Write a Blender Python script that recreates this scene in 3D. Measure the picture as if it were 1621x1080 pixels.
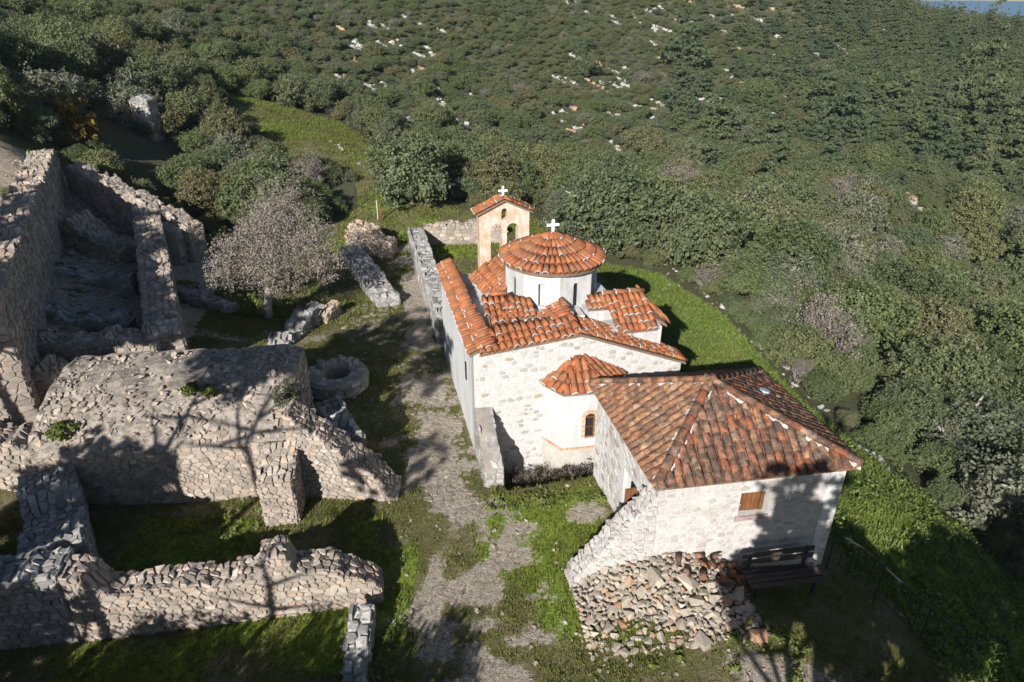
import bpy, bmesh, math, random
import numpy as np
from mathutils import Vector, Matrix

# ------------------------------------------------------------------ scene, camera, light
for o in list(bpy.data.objects):
    bpy.data.objects.remove(o)
scene = bpy.context.scene
COL = scene.collection
rng = random.Random(11)
nrng = np.random.default_rng(11)
R = math.radians

CAM_H, PITCH = 11.5, 27.0
cd = bpy.data.cameras.new("camera")
cd.sensor_fit = 'HORIZONTAL'; cd.sensor_width = 36.0
cd.lens = 1081.0 / 1621.0 * 36.0
cd.clip_start = 0.1; cd.clip_end = 60000
cam = bpy.data.objects.new("camera", cd)
cam.location = (0, 0, CAM_H); cam.rotation_euler = (R(90 - PITCH), 0, 0)
COL.objects.link(cam); scene.camera = cam

SUN_EL, SUN_AZ = 26.0, 20.0          # shadows run towards +Y, turned 20 degrees to +X
world = bpy.data.worlds.new("World"); scene.world = world; world.use_nodes = True
wn = world.node_tree.nodes; wl = world.node_tree.links
sky = wn.new("ShaderNodeTexSky"); sky.sky_type = 'NISHITA'; sky.sun_disc = False
sky.sun_elevation = R(SUN_EL); sky.sun_rotation = R(180 + SUN_AZ)
sky.altitude = 400; sky.air_density = 1.0; sky.dust_density = 0.6; sky.ozone_density = 1.5
wl.new(sky.outputs[0], wn["Background"].inputs[0]); wn["Background"].inputs[1].default_value = 0.05
sl = bpy.data.lights.new("sun", 'SUN'); sl.energy = 5.0; sl.angle = R(0.53); sl.color = (1.0, 0.97, 0.925)
sun = bpy.data.objects.new("sun", sl); COL.objects.link(sun)
ldir = Vector((math.sin(R(SUN_AZ)) * math.cos(R(SUN_EL)), math.cos(R(SUN_AZ)) * math.cos(R(SUN_EL)), -math.sin(R(SUN_EL))))
sun.rotation_euler = ldir.to_track_quat('-Z', 'Y').to_euler()
sun.location = (-20, -40, 40)
vs = scene.view_settings
vs.view_transform = 'Standard'; vs.look = 'None'; vs.gamma = 1.0; vs.use_curve_mapping = False
vs.exposure = 0.64
scene.cycles.max_bounces = 5; scene.cycles.diffuse_bounces = 2; scene.cycles.glossy_bounces = 2
scene.cycles.transmission_bounces = 3; scene.cycles.transparent_max_bounces = 4; scene.cycles.volume_bounces = 0

# ------------------------------------------------------------------ helpers
ORIG = {}
def org(p):
    return ORIG.get(p.name, Vector((0, 0, 0))) if p is not None else Vector((0, 0, 0))
def tag(o, label=None, cat=None, group=None, kind=None):
    if label: o["label"] = label
    if cat: o["category"] = cat
    if group: o["group"] = group
    if kind: o["kind"] = kind
    return o
def thing(name, loc, label, cat, group=None):
    o = bpy.data.objects.new(name, None); COL.objects.link(o)
    o.empty_display_size = 0.2
    o.location = loc; ORIG[o.name] = Vector(loc)
    if label: o["kind"] = "thing"
    return tag(o, label, cat, group)
def obj(name, verts, faces, mat, parent=None, smooth=False, origin=None):
    """verts in world coordinates -> one mesh object"""
    v = np.asarray(verts, float).reshape(-1, 3)
    c = v.mean(0) if origin is None else np.asarray(origin, float)
    me = bpy.data.meshes.new(name); me.from_pydata((v - c).tolist(), [], faces)
    if smooth: me.polygons.foreach_set("use_smooth", [True] * len(me.polygons))
    if mat is not None: me.materials.append(mat)
    o = bpy.data.objects.new(name, me); COL.objects.link(o)
    if parent is not None: o.parent = parent
    o.location = Vector(c) - org(parent); ORIG[o.name] = Vector(c)
    return o
def inst(name, mesh, M, parent=None):
    o = bpy.data.objects.new(name, mesh); COL.objects.link(o)
    if parent is not None: o.parent = parent
    o.matrix_basis = Matrix.Translation(-org(parent)) @ M
    return o
class MB:
    def __init__(s): s.v = []; s.f = []
    def add(s, verts, faces):
        k = len(s.v); s.v.extend([tuple(p) for p in verts]); s.f.extend([tuple(i + k for i in f) for f in faces]); return s
    def box(s, c, sx, sy, sz, M=None):
        P = [Vector((c[0] + a * sx / 2, c[1] + b * sy / 2, c[2] + d * sz / 2)) for d in (-1, 1) for b in (-1, 1) for a in (-1, 1)]
        if M: P = [M @ p for p in P]
        return s.add(P, [(0, 2, 3, 1), (4, 5, 7, 6), (0, 1, 5, 4), (2, 6, 7, 3), (0, 4, 6, 2), (1, 3, 7, 5)])
    def prism(s, base, top):
        n = len(base)
        return s.add(list(base) + list(top), [tuple(range(n))[::-1], tuple(range(n, 2 * n))] + [(i, (i + 1) % n, n + (i + 1) % n, n + i) for i in range(n)])
    def tube(s, pts, r, n=6):
        k0 = len(s.v); pts = [Vector(p) for p in pts]
        if not isinstance(r, (list, tuple)): r = [r] * len(pts)
        for i, p in enumerate(pts):
            d = (pts[min(i + 1, len(pts) - 1)] - pts[max(i - 1, 0)]).normalized()
            a = d.orthogonal().normalized(); b = d.cross(a)
            for j in range(n):
                t = 2 * math.pi * j / n
                s.v.append(tuple(p + (a * math.cos(t) + b * math.sin(t)) * r[i]))
        for i in range(len(pts) - 1):
            for j in range(n):
                q = (j + 1) % n
                s.f.append((k0 + i * n + j, k0 + i * n + q, k0 + (i + 1) * n + q, k0 + (i + 1) * n + j))
        s.f.append(tuple(k0 + j for j in range(n))[::-1]); s.f.append(tuple(k0 + (len(pts) - 1) * n + j for j in range(n)))
        return s
    def build(s, name, mat, parent=None, smooth=False, origin=None):
        return obj(name, s.v, s.f, mat, parent, smooth, origin)
def cam_scale(p):
    cp, sp = math.cos(R(PITCH)), math.sin(R(PITCH))
    return 1081.0 / max(0.5, p[1] * cp - (p[2] - CAM_H) * sp)
def holed_plate(outline, holes, depth, fn):
    """flat wall piece with real openings: outline / holes in (s,t), fn(s,t,d)->world, d = depth behind the face"""
    bm = bmesh.new(); edges = []; loops = [outline] + holes
    for lp in loops:
        vs_ = [bm.verts.new((p[0], p[1], 0)) for p in lp]
        edges += [bm.edges.new((vs_[i], vs_[(i + 1) % len(vs_)])) for i in range(len(vs_))]
    bmesh.ops.triangle_fill(bm, use_beauty=True, use_dissolve=False, edges=edges)
    bm.verts.index_update()
    tv = [tuple(v.co) for v in bm.verts]; tf = [[v.index for v in f.verts] for f in bm.faces]
    bm.free(); n = len(tv)
    V = [fn(x, y, 0) for x, y, _ in tv] + [fn(x, y, depth) for x, y, _ in tv]
    F = [tuple(f) for f in tf] + [tuple(i + n for i in f[::-1]) for f in tf]
    k = 0
    for lp in loops:
        m = len(lp)
        F += [(k + i, k + (i + 1) % m, n + k + (i + 1) % m, n + k + i) for i in range(m)]
        k += m
    return V, F
def arch(s0, s1, t0, t1, n=8):
    """arched opening outline"""
    r = (s1 - s0) / 2; c = (s0 + s1) / 2; pts = [(s0, t0), (s1, t0)]
    pts += [(c + r * math.cos(math.pi * i / n), t1 - r + r * math.sin(math.pi * i / n)) for i in range(n + 1)]
    return pts

# ------------------------------------------------------------------ materials
def new_mat(name, rough=0.9, spec=0.2):
    m = bpy.data.materials.new(name); m.use_nodes = True
    b = m.node_tree.nodes["Principled BSDF"]; b.inputs["Roughness"].default_value = rough
    b.inputs["Specular IOR Level"].default_value = spec
    return m, m.node_tree.nodes, m.node_tree.links, b
def nd(N, t, **k):
    n = N.new(t)
    for a, b in k.items(): setattr(n, a, b)
    return n
def noise(N, L, scale, detail=4, rough=0.6, vec=None, dist=0.0):
    n = N.new("ShaderNodeTexNoise"); n.inputs["Scale"].default_value = scale
    n.inputs["Detail"].default_value = detail; n.inputs["Roughness"].default_value = rough; n.inputs["Distortion"].default_value = dist
    if vec is not None: L.new(vec, n.inputs["Vector"])
    return n
def ramp(N, L, fac, stops, interp='LINEAR'):
    r = N.new("ShaderNodeValToRGB"); e = r.color_ramp.elements; r.color_ramp.interpolation = interp
    while len(e) < len(stops): e.new(0.5)
    for i, (p, c) in enumerate(stops):
        e[i].position = p; e[i].color = (*c, 1) if len(c) == 3 else c
    L.new(fac, r.inputs[0]); return r
def mix(N, L, fac, a, b, mode='MIX'):
    m = N.new("ShaderNodeMix"); m.data_type = 'RGBA'; m.blend_type = mode
    for sock, v in ((0, fac), (6, a), (7, b)):
        if hasattr(v, "links"): L.new(v, m.inputs[sock])
        elif sock == 0: m.inputs[0].default_value = v
        else: m.inputs[sock].default_value = (*v, 1)
    return m.outputs[2]
def math_n(N, L, op, a, b=None):
    m = N.new("ShaderNodeMath"); m.operation = op
    for i, v in enumerate((a, b)):
        if v is None: continue
        if hasattr(v, "links"): L.new(v, m.inputs[i])
        else: m.inputs[i].default_value = v
    return m.outputs[0]
def bump(N, L, b, height, strength, dist=0.02):
    n = N.new("ShaderNodeBump"); n.inputs["Strength"].default_value = strength; n.inputs["Distance"].default_value = dist
    L.new(height, n.inputs["Height"]); L.new(n.outputs[0], b.inputs["Normal"])
def rnd(N, L):
    """one random number per piece, for pieces that are objects and for pieces joined in one mesh"""
    g = N.new("ShaderNodeNewGeometry"); oi = N.new("ShaderNodeObjectInfo")
    s = math_n(N, L, 'ADD', g.outputs["Random Per Island"], oi.outputs["Random"])
    return math_n(N, L, 'FRACT', s), g.outputs["Position"]
def piece_mat(name, stops, grime, gscale=3.0, gamt=0.5, bstr=0.6, bscale=25, rough=0.92, fine=(0.75, 1.15), gr=(.42, .68)):
    m, N, L, b = new_mat(name, rough, 0.15)
    r, pos = rnd(N, L)
    c = ramp(N, L, r, stops).outputs[0]
    n1 = noise(N, L, gscale, 6, 0.65, pos); n2 = noise(N, L, bscale, 5, 0.7, pos)
    g = ramp(N, L, n1.outputs[0], [(gr[0], (0, 0, 0)), (gr[1], (1, 1, 1))])
    c = mix(N, L, math_n(N, L, 'MULTIPLY', g.outputs[0], gamt), c, grime)
    f = ramp(N, L, n2.outputs[0], [(0.3, (fine[0],) * 3), (0.7, (fine[1],) * 3)])
    c = mix(N, L, 1.0, c, f.outputs[0], 'MULTIPLY')
    L.new(c, b.inputs["Base Color"]); bump(N, L, b, n2.outputs[0], bstr, 0.02)
    return m
M = {}
M['stone'] = piece_mat("ruin_stone", [(0, (0.262, 0.219, 0.180)), (.25, (0.407, 0.339, 0.279)), (.5, (0.485, 0.405, 0.333)), (.72, (0.369, 0.312, 0.266)), (.86, (0.466, 0.335, 0.243)), (.93, (0.582, 0.502, 0.423)), (1, (0.291, 0.246, 0.211))], (0.165, 0.144, 0.122), 2.2, .6)
M['stone_grey'] = piece_mat("grey_stone", [(0, (.22, .21, .20)), (.35, (.36, .34, .32)), (.7, (.48, .46, .43)), (1, (.29, .28, .26))], (.13, .13, .12), 1.8, .6)
M['stone_warm'] = piece_mat("warm_stone", [(0, (.42, .32, .22)), (.4, (.55, .44, .31)), (.7, (.48, .42, .34)), (1, (.50, .33, .20))], (.2, .17, .13), 2.0, .4)
M['mortar'] = piece_mat("ruin_mortar", [(0, (.31, .275, .235)), (1, (.35, .31, .265))], (.15, .14, .12), 1.6, .6, .9, 30)
M['limed'] = piece_mat("limewashed_stone", [(0, (0.543, 0.526, 0.502)), (.5, (0.567, 0.551, 0.535)), (.66, (0.486, 0.462, 0.429)), (.8, (0.405, 0.373, 0.340)), (.92, (0.332, 0.300, 0.267)), (.97, (0.373, 0.267, 0.186)), (1, (0.543, 0.526, 0.502))], (0.405, 0.381, 0.348), 4.0, .5, .5, 28)
M['limed_house'] = piece_mat("limewashed_rubble", [(0, (0.497, 0.460, 0.430)), (.5, (0.546, 0.513, 0.484)), (.8, (0.464, 0.422, 0.393)), (.94, (0.398, 0.352, 0.319)), (1, (0.522, 0.484, 0.455))], (0.365, 0.323, 0.298), 3.2, .6, .6, 28)
M['lime_mortar'] = piece_mat("lime_mortar", [(0, (0.538, 0.517, 0.497)), (1, (0.554, 0.534, 0.513))], (0.414, 0.389, 0.365), 2.4, .5, .6, 22)
M['rubble'] = piece_mat("loose_rubble", [(0, (0.378, 0.320, 0.254)), (.3, (0.464, 0.394, 0.312)), (.5, (0.310, 0.262, 0.215)), (.75, (0.533, 0.459, 0.367)), (.85, (0.396, 0.205, 0.109)), (.92, (0.464, 0.328, 0.203)), (1, (0.421, 0.361, 0.289))], (0.206, 0.172, 0.133), 5.0, .5)
M['path_stone'] = piece_mat("path_stone", [(0, (.25, .215, .175)), (.5, (.33, .285, .235)), (.8, (.29, .26, .225)), (1, (.42, .375, .32))], (.16, .135, .10), 3.0, .7)
M['tile'] = piece_mat("clay_tile", [(0, (.33, .10, .042)), (.3, (.42, .14, .055)), (.6, (.48, .175, .07)), (.8, (.36, .125, .06)), (.92, (.27, .125, .075)), (1, (.50, .22, .10))], (.16, .10, .06), 5.0, .8, .5, 30, .85, (.7, 1.18), (.40, .66))
M['tile_old'] = piece_mat("weathered_clay_tile", [(0, (0.357, 0.110, 0.048)), (.16, (0.462, 0.166, 0.075)), (.3, (0.231, 0.120, 0.079)), (.44, (0.441, 0.239, 0.132)), (.56, (0.158, 0.097, 0.070)), (.68, (0.420, 0.138, 0.062)), (.8, (0.483, 0.304, 0.194)), (.9, (0.263, 0.166, 0.123)), (1, (0.441, 0.184, 0.097))], (0.079, 0.060, 0.048), 6.0, .92, .6, 34, .9, (.55, 1.2), (.35, .58))
M['tile_buff'] = piece_mat("buff_clay_tile", [(0, (0.380, 0.156, 0.078)), (.25, (0.475, 0.254, 0.133)), (.45, (0.399, 0.180, 0.090)), (.62, (0.522, 0.336, 0.211)), (.78, (0.247, 0.139, 0.094)), (.9, (0.342, 0.148, 0.078)), (1, (0.494, 0.271, 0.148))], (0.114, 0.078, 0.058), 6.0, .9, .5, 34, .9, (.55, 1.2), (.37, .6))
M['roof_bed'] = piece_mat("roof_bedding", [(0, (.20, .14, .10)), (1, (.24, .17, .12))], (.12, .09, .07), 4, .6)
M['brick'] = piece_mat("brick", [(0, (.50, .26, .15)), (.5, (.62, .38, .24)), (1, (.46, .22, .13))], (.6, .52, .45), 6, .5)

def plaster(name, base, stain, sscale=1.2, vert=0.35, samt=.7, lo=.45, hi=.75, bs=.35):
    m, N, L, b = new_mat(name, .9, .15)
    g = N.new("ShaderNodeNewGeometry")
    mp = N.new("ShaderNodeMapping"); mp.inputs["Scale"].default_value = (1, 1, vert); L.new(g.outputs["Position"], mp.inputs[0])
    n1 = noise(N, L, sscale, 8, .68, mp.outputs[0]); n2 = noise(N, L, 14, 6, .7, g.outputs["Position"]); n3 = noise(N, L, .7, 3, .5, g.outputs["Position"])
    r = ramp(N, L, n1.outputs[0], [(lo, (0, 0, 0)), (hi, (1, 1, 1))])
    c = mix(N, L, math_n(N, L, 'MULTIPLY', r.outputs[0], samt), base, stain)
    f = ramp(N, L, n2.outputs[0], [(.3, (.86,) * 3), (.65, (1.04,) * 3)])
    c = mix(N, L, 1.0, c, f.outputs[0], 'MULTIPLY')
    L.new(c, b.inputs["Base Color"]); bump(N, L, b, n2.outputs[0], bs, .02)
    return m
M['white'] = plaster("white_plaster", (0.558, 0.553, 0.544), (0.324, 0.310, 0.288), 1.8, .3, .9, .44, .70)
M['white_dirty'] = plaster("stained_plaster", (.60, .595, .58), (.30, .29, .28), 1.6, .28, .8, .46, .76)
M['white_clean'] = plaster("fresh_limewash", (0.540, 0.535, 0.526), (0.378, 0.360, 0.342), 2.0, .35, .85, .44, .72)
M['pink'] = plaster("pink_plaster", (.54, .345, .225), (.60, .53, .46), 4.0, .7, .9, .42, .58, .7)
M['apse_base'] = plaster("grey_plaster", (.50, .46, .41), (.30, .27, .24), 3.0, .6, .6)
M['earth_top'] = plaster("vault_crust", (.36, .31, .265), (.14, .122, .10), 4.5, 1, .9, .42, .60, 1.0)

def simple(name, col, rough=.7, nscale=12, amt=.35, metal=0.0, spec=.3):
    m, N, L, b = new_mat(name, rough, spec); g = N.new("ShaderNodeNewGeometry")
    n = noise(N, L, nscale, 5, .65, g.outputs["Position"])
    f = ramp(N, L, n.outputs[0], [(.3, (1 - amt,) * 3), (.7, (1 + amt * .4,) * 3)])
    L.new(mix(N, L, 1.0, col, f.outputs[0], 'MULTIPLY'), b.inputs["Base Color"]); b.inputs["Metallic"].default_value = metal
    return m
M['cross'] = simple("white_paint", (.82, .82, .80), .6, 9, .12)
M['iron'] = simple("painted_iron", (.03, .032, .035), .55, 30, .4, .0, .4)
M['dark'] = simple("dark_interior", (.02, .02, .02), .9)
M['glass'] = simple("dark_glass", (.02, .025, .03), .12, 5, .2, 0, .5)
M['bark'] = simple("bark", (.19, .155, .125), .95, 18, .5)
M['pale_bark'] = simple("pale_bark", (.40, .37, .34), .95, 14, .4)
M['post_white'] = simple("pale_post", (.5, .5, .48), .8)
M['post_red'] = simple("rusty_post", (.25, .09, .05), .8)
def wood(name, c0, c1):
    m, N, L, b = new_mat(name, .75, .25); r, pos = rnd(N, L)
    mp = N.new("ShaderNodeMapping"); mp.inputs["Scale"].default_value = (30, 30, 2.5); L.new(pos, mp.inputs[0])
    n = noise(N, L, 1.0, 5, .6, mp.outputs[0])
    c = ramp(N, L, n.outputs[0], [(.3, c0), (.7, c1)]).outputs[0]
    v = ramp(N, L, r, [(0, (.75,) * 3), (1, (1.15,) * 3)]).outputs[0]
    L.new(mix(N, L, 1.0, c, v, 'MULTIPLY'), b.inputs["Base Color"]); bump(N, L, b, n.outputs[0], .4, .01)
    return m
M['shutter'] = wood("shutter_wood", (.085, .034, .014), (.24, .105, .04))
M['bench_wood'] = wood("dark_bench_wood", (.045, .035, .03), (.10, .08, .065))

def leaf_mat(name, stops, trans=.38, gray=None):
    m, N, L, b = new_mat(name, .6, .25)
    oi = N.new("ShaderNodeObjectInfo"); g = N.new("ShaderNodeNewGeometry")
    c = ramp(N, L, oi.outputs["Random"], stops).outputs[0]
    lr = ramp(N, L, g.outputs["Random Per Island"], [(0, (.78,) * 3), (.5, (1.0,) * 3), (1, (1.25, 1.22, 1.12))]).outputs[0]
    c = mix(N, L, 1.0, c, lr, 'MULTIPLY')
    L.new(c, b.inputs["Base Color"])
    t = N.new("ShaderNodeBsdfTranslucent"); L.new(c, t.inputs[0])
    ms = N.new("ShaderNodeMixShader"); ms.inputs[0].default_value = trans
    L.new(b.outputs[0], ms.inputs[1]); L.new(t.outputs[0], ms.inputs[2]); L.new(ms.outputs[0], N["Material Output"].inputs[0])
    return m
M['leaf_oak'] = leaf_mat("evergreen_leaf", [(0, (0.106, 0.134, 0.062)), (.2, (0.157, 0.190, 0.078)), (.4, (0.134, 0.168, 0.090)), (.55, (0.185, 0.196, 0.084)), (.7, (0.146, 0.185, 0.084)), (.85, (0.196, 0.179, 0.090)), (1, (0.168, 0.207, 0.112))])
M['leaf_olive'] = leaf_mat("olive_leaf", [(0, (0.143, 0.165, 0.100)), (.5, (0.186, 0.200, 0.129)), (1, (0.229, 0.237, 0.165))])
M['leaf_pine'] = leaf_mat("pine_needle", [(0, (0.096, 0.130, 0.074)), (.5, (0.131, 0.161, 0.078)), (1, (0.165, 0.180, 0.092))])
M['leaf_yellow'] = leaf_mat("autumn_leaf", [(0, (0.182, 0.133, 0.021)), (1, (0.224, 0.154, 0.028))])
M['leaf_light'] = leaf_mat("fresh_leaf", [(0, (0.140, 0.182, 0.040)), (1, (0.189, 0.206, 0.059))])
M['leaf_grey'] = leaf_mat("dry_catkin", [(0, (0.210, 0.182, 0.154)), (1, (0.273, 0.238, 0.201))], .15)
M['twig'] = simple("grey_twig", (.24, .21, .19), .95, 10, .4)
M['grass_blade'] = leaf_mat("grass_blade", [(0, (.15, .175, .04)), (1, (.17, .18, .045))], .35)
M['weed'] = leaf_mat("weed_leaf", [(0, (0.140, 0.187, 0.045)), (1, (0.188, 0.200, 0.054))], .3)

# ------------------------------------------------------------------ terrain
CTRL = [(0,8,0),(-3,8,0),(3,9,0),(-3,14,0),(0,14,0),(-3,20,0),(-2,27,0),(3,20,0),(2,28,0),(6,11,0),(-6,11,0),(-6,22,0),(-8,12,0),(-10,13.5,.1),(-9,24,.3),(-6,30,0),(-12,25,.4),(-12,12,.5),(-14,20,1.9),(-17,24,2.3),(-20,30,2.2),(-22,36,2.6),(-15,31,1),(-25,28,4),(-20,18,3.6),(-22,10,4.5),(-14,5,1),(-8,0,0),(0,0,0),(6,5,-.2),(6,0,-.5),(0,-15,0),(-15,-15,2),(15,-15,-5),
(7.5,14,-.1),(6.5,20,-.15),(5.5,26,-.1),(7.67,31.28,-.3),(9.45,26.5,-.8),(10.83,20.73,-1.6),(12.5,17.2,-2.2),(13.7,13.9,-2.6),(10,8,-1.6),(8.84,14.05,-.3),(16,5,-5),
(22.5,37.8,-5.2),(24.5,29.1,-5.4),(18.8,20.7,-4.7),(36.2,55.2,-5.4),(21.1,49.7,-5.2),(23.7,65.9,-4.3),(40.8,75.7,-4.6),(45.7,60.7,-7.1),(60.6,85.8,-2.9),(63.1,104.4,-1.6),(93.4,136.1,4.2),(82.5,148.6,6.0),(49.7,118.0,1.5),(62.0,152.9,13.0),(30.8,103.5,-1.5),(19.0,116.5,1.6),(23.2,148.2,10.3),(15.7,92.7,-4.1),(8.2,63.5,-3.7),(-1.0,108.0,2.3),(-1.2,140.0,10.4),(-0.8,80.0,-1.9),(-3.1,55.9,-1.9),(-17.5,96.4,3.3),(-22.3,128.1,10.5),(-12.6,66.8,0.3),(-28.3,80.2,4.7),(-38.6,113.6,10.6),(-32.5,62.0,6.2),(-45.1,89.2,10.8),(-32.0,45.9,7.6),(-47.4,70.6,10.9),(-17.7,55.2,2.7),(-11.1,48.8,1.6),(-6.7,37.4,1.1),(-21.8,47.2,2.7),(-25.6,40.6,5.4),(-23.7,32.2,5.2),
(60,-10,-26),(45,40,-19),(80,60,-24),(110,100,-24),(-60,0,12),(-60,40,10),(-80,100,16),(-60,200,20),(0,190,20),(60,200,9),(110,180,-4),(170,150,-20),(120,60,-38),(150,230,-10)]
CT = np.array(CTRL, float)
def _tps(P):
    n = len(P); d = np.hypot(P[:, None, 0] - P[None, :, 0], P[:, None, 1] - P[None, :, 1])
    K = d * d * np.log(d + 1e-9); A = np.zeros((n + 3, n + 3)); A[:n, :n] = K + np.eye(n)
    Q = np.c_[np.ones(n), P[:, :2]]; A[:n, n:] = Q; A[n:, :n] = Q.T
    return np.linalg.solve(A, np.r_[P[:, 2], 0, 0, 0])
TW = _tps(CT)
def vnoise(X, Y, s, seed=0):
    """cheap smooth value noise"""
    r = np.random.default_rng(seed).random((64, 64))
    x = np.asarray(X) / s; y = np.asarray(Y) / s; i = np.floor(x).astype(int); j = np.floor(y).astype(int); fx = x - i; fy = y - j
    fx = fx * fx * (3 - 2 * fx); fy = fy * fy * (3 - 2 * fy)
    g = lambda a, b: r[a % 64, b % 64]
    return (g(i, j) * (1 - fx) + g(i + 1, j) * fx) * (1 - fy) + (g(i, j + 1) * (1 - fx) + g(i + 1, j + 1) * fx) * fy - .5
def tz(X, Y, rough=True):
    X = np.asarray(X, float); Y = np.asarray(Y, float); sh = X.shape; X = X.ravel(); Y = Y.ravel(); Z = np.empty_like(X)
    for a in range(0, len(X), 20000):
        x = X[a:a + 20000]; y = Y[a:a + 20000]
        d2 = (x[:, None] - CT[:, 0]) ** 2 + (y[:, None] - CT[:, 1]) ** 2
        Z[a:a + 20000] = (.5 * d2 * np.log(d2 + 1e-18)) @ TW[:-3] + TW[-3] + TW[-2] * x + TW[-1] * y
    rad = np.hypot(X, Y - 15); Z = np.where(Z > 16, 16 + 8 * np.tanh((Z - 16) / 8), Z)
    lim = -40 - .25 * np.maximum(rad - 260, 0)
    Z = np.where(rad > 230, Z + (lim - Z) * np.clip((rad - 230) / 120, 0, 1), Z)
    # trench in front of the apse
    cu = (X + 1.0) * math.cos(R(13)) + (Y - 15.5) * math.sin(R(13)); cw_ = -(X + 1.0) * math.sin(R(13)) + (Y - 15.5) * math.cos(R(13))
    ss = lambda a, lo, hi: np.clip((a - lo) / (hi - lo), 0, 1)
    Z -= .75 * ss(cu, .42, .56) * ss(-cu, -3.3, -3.0) * ss(cw_, -1.65, -.85) * ss(-cw_, -.6, -.2)
    if rough:
        Z += .05 * vnoise(X, Y, 1.3, 1) + .03 * vnoise(X, Y, .45, 2)
        far = np.clip((rad - 25) / 40, 0, 1); Z += far * (1.2 * vnoise(X, Y, 14, 3) + .6 * vnoise(X, Y, 5, 4))
    return Z.reshape(sh)
def gz(x, y): return float(tz(np.array([x]), np.array([y]))[0])
def in_poly(X, Y, poly):
    X = np.asarray(X); Y = np.asarray(Y); ins = np.zeros(X.shape, bool); n = len(poly)
    for i in range(n):
        x0, y0 = poly[i]; x1, y1 = poly[(i + 1) % n]
        if y0 == y1: continue
        c = ((y0 > Y) != (y1 > Y)) & (X < (x1 - x0) * (Y - y0) / (y1 - y0) + x0); ins ^= c
    return ins
def seg_dist(X, Y, pts):
    D = np.full(np.shape(X), 1e9)
    for (x0, y0), (x1, y1) in zip(pts[:-1], pts[1:]):
        dx, dy = x1 - x0, y1 - y0; t = np.clip(((X - x0) * dx + (Y - y0) * dy) / (dx * dx + dy * dy), 0, 1)
        D = np.minimum(D, np.hypot(X - x0 - t * dx, Y - y0 - t * dy))
    return D
TERRACE = [(-30,-25),(-13,9),(-24,20),(-26,30),(-23.5,34.5),(-17,33),(-13,31.2),(-10.5,31),(-9.3,33),(-8.6,38),(-10,43),(-16,48),(-21,53),(-24,60),(-15,61),(-10,55),(-6.5,48),(-5.5,40),(-3.5,37.5),(1.2,38),(2.4,34.2),(3.2,31),(6.8,30),(8.9,26.6),(10.3,20.7),(11.9,17.1),(13.3,13.7),(14.6,9),(14,-2),(10,-25)]
PATH = [(-.5,7.2),(-.7,9.8),(-.85,11.6),(-1.35,13),(-1.9,15),(-2.3,17.5),(-2.9,20.5),(-3.6,24),(-4.2,28),(-4.9,32)]
BANK = [(5.3,27),(5.6,22),(6.6,17),(7.4,12.6),(8.2,10),(12,6),(15,9),(13.6,13.8),(12.3,17.3),(10.7,20.8),(9.3,26.8),(7.2,30.6),(3.2,32)]
def axis(a, b, fine0, fine1, step, grow):
    v = list(np.arange(fine0, fine1 + 1e-6, step)); s = step; x = fine1
    while x < b: s *= grow; x += s; v.append(x)
    s = step; x = fine0; pre = []
    while x > a: s *= grow; x -= s; pre.append(x)
    return np.array(pre[::-1] + v)
gx = axis(-420, 420, -13, 14, .13, 1.055); gy = axis(-120, 480, 7.5, 28, .13, 1.05)
GX, GY = np.meshgrid(gx, gy)
GZ = tz(GX, GY)
nx, ny = len(gx), len(gy)
def masks(X, Y):
    n1 = vnoise(X, Y, .9, 5); n2 = vnoise(X, Y, .35, 6); n3 = vnoise(X, Y, 2.5, 7)
    d = seg_dist(X, Y, PATH)
    w = np.interp(Y, [7, 10, 11.5, 13, 14.5, 22, 30], [1.15, 1.05, .9, .95, .75, .7, .55])
    dirt = np.clip(np.interp(Y, [7, 12, 13.2], [.86, .86, 1.15]) - .8 * (d / w) + 1.5 * n1 + 1.2 * n2, 0, 1)
    dirt = np.maximum(dirt, np.clip(.9 - np.hypot((X - 1.9) / .9, (Y - 13.1) / .5) + .9 * n1 + .5 * n2, 0, 1))
    dirt = np.maximum(dirt, np.clip(.35 * (n1 + n3) * 3 - .25, 0, .7) * (Y < 26))
    grav = np.clip(1.2 - np.hypot((X - 5.2) / 1.4, (Y - 8.4) / .9) + n1, 0, 1); dirt = np.maximum(dirt, grav)
    dirt = np.maximum(dirt, np.clip(.75 + n1 + .8 * n2, 0, 1) * ((X < -10.3 - .25 * (Y - 18)) & (Y > 13.5) & (Y < 34)))
    bank = in_poly(X + 1.2 * n3, Y + .8 * n1, BANK).astype(float)
    moss = np.clip(1.15 - np.hypot((X - 1.3) / 2.6, (Y - 12.0) / 3.2) + 1.2 * n3 + .6 * n1, 0, 1)
    green = np.maximum(bank, moss)
    green = np.maximum(green, np.clip(((Y > 31) & (X < 3)) * (.5 + 1.5 * n3 + .9 * n1), 0, 1))
    green = np.maximum(green, np.clip(.5 + 1.6 * n3 + .8 * n1, 0, 1) * ((X < -2.2) & (Y < 13) & (X > -9)))
    forest = 1 - in_poly(X, Y, TERRACE).astype(float)
    return dirt * (1 - bank * .8) * (1 - forest), green, forest
mR, mG, mB = masks(GX, GY)
def grid_faces(nx, ny):
    i = np.arange(nx - 1)[None, :] + nx * np.arange(ny - 1)[:, None]
    return np.stack([i, i + 1, i + 1 + nx, i + nx], -1).reshape(-1, 4)
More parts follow.
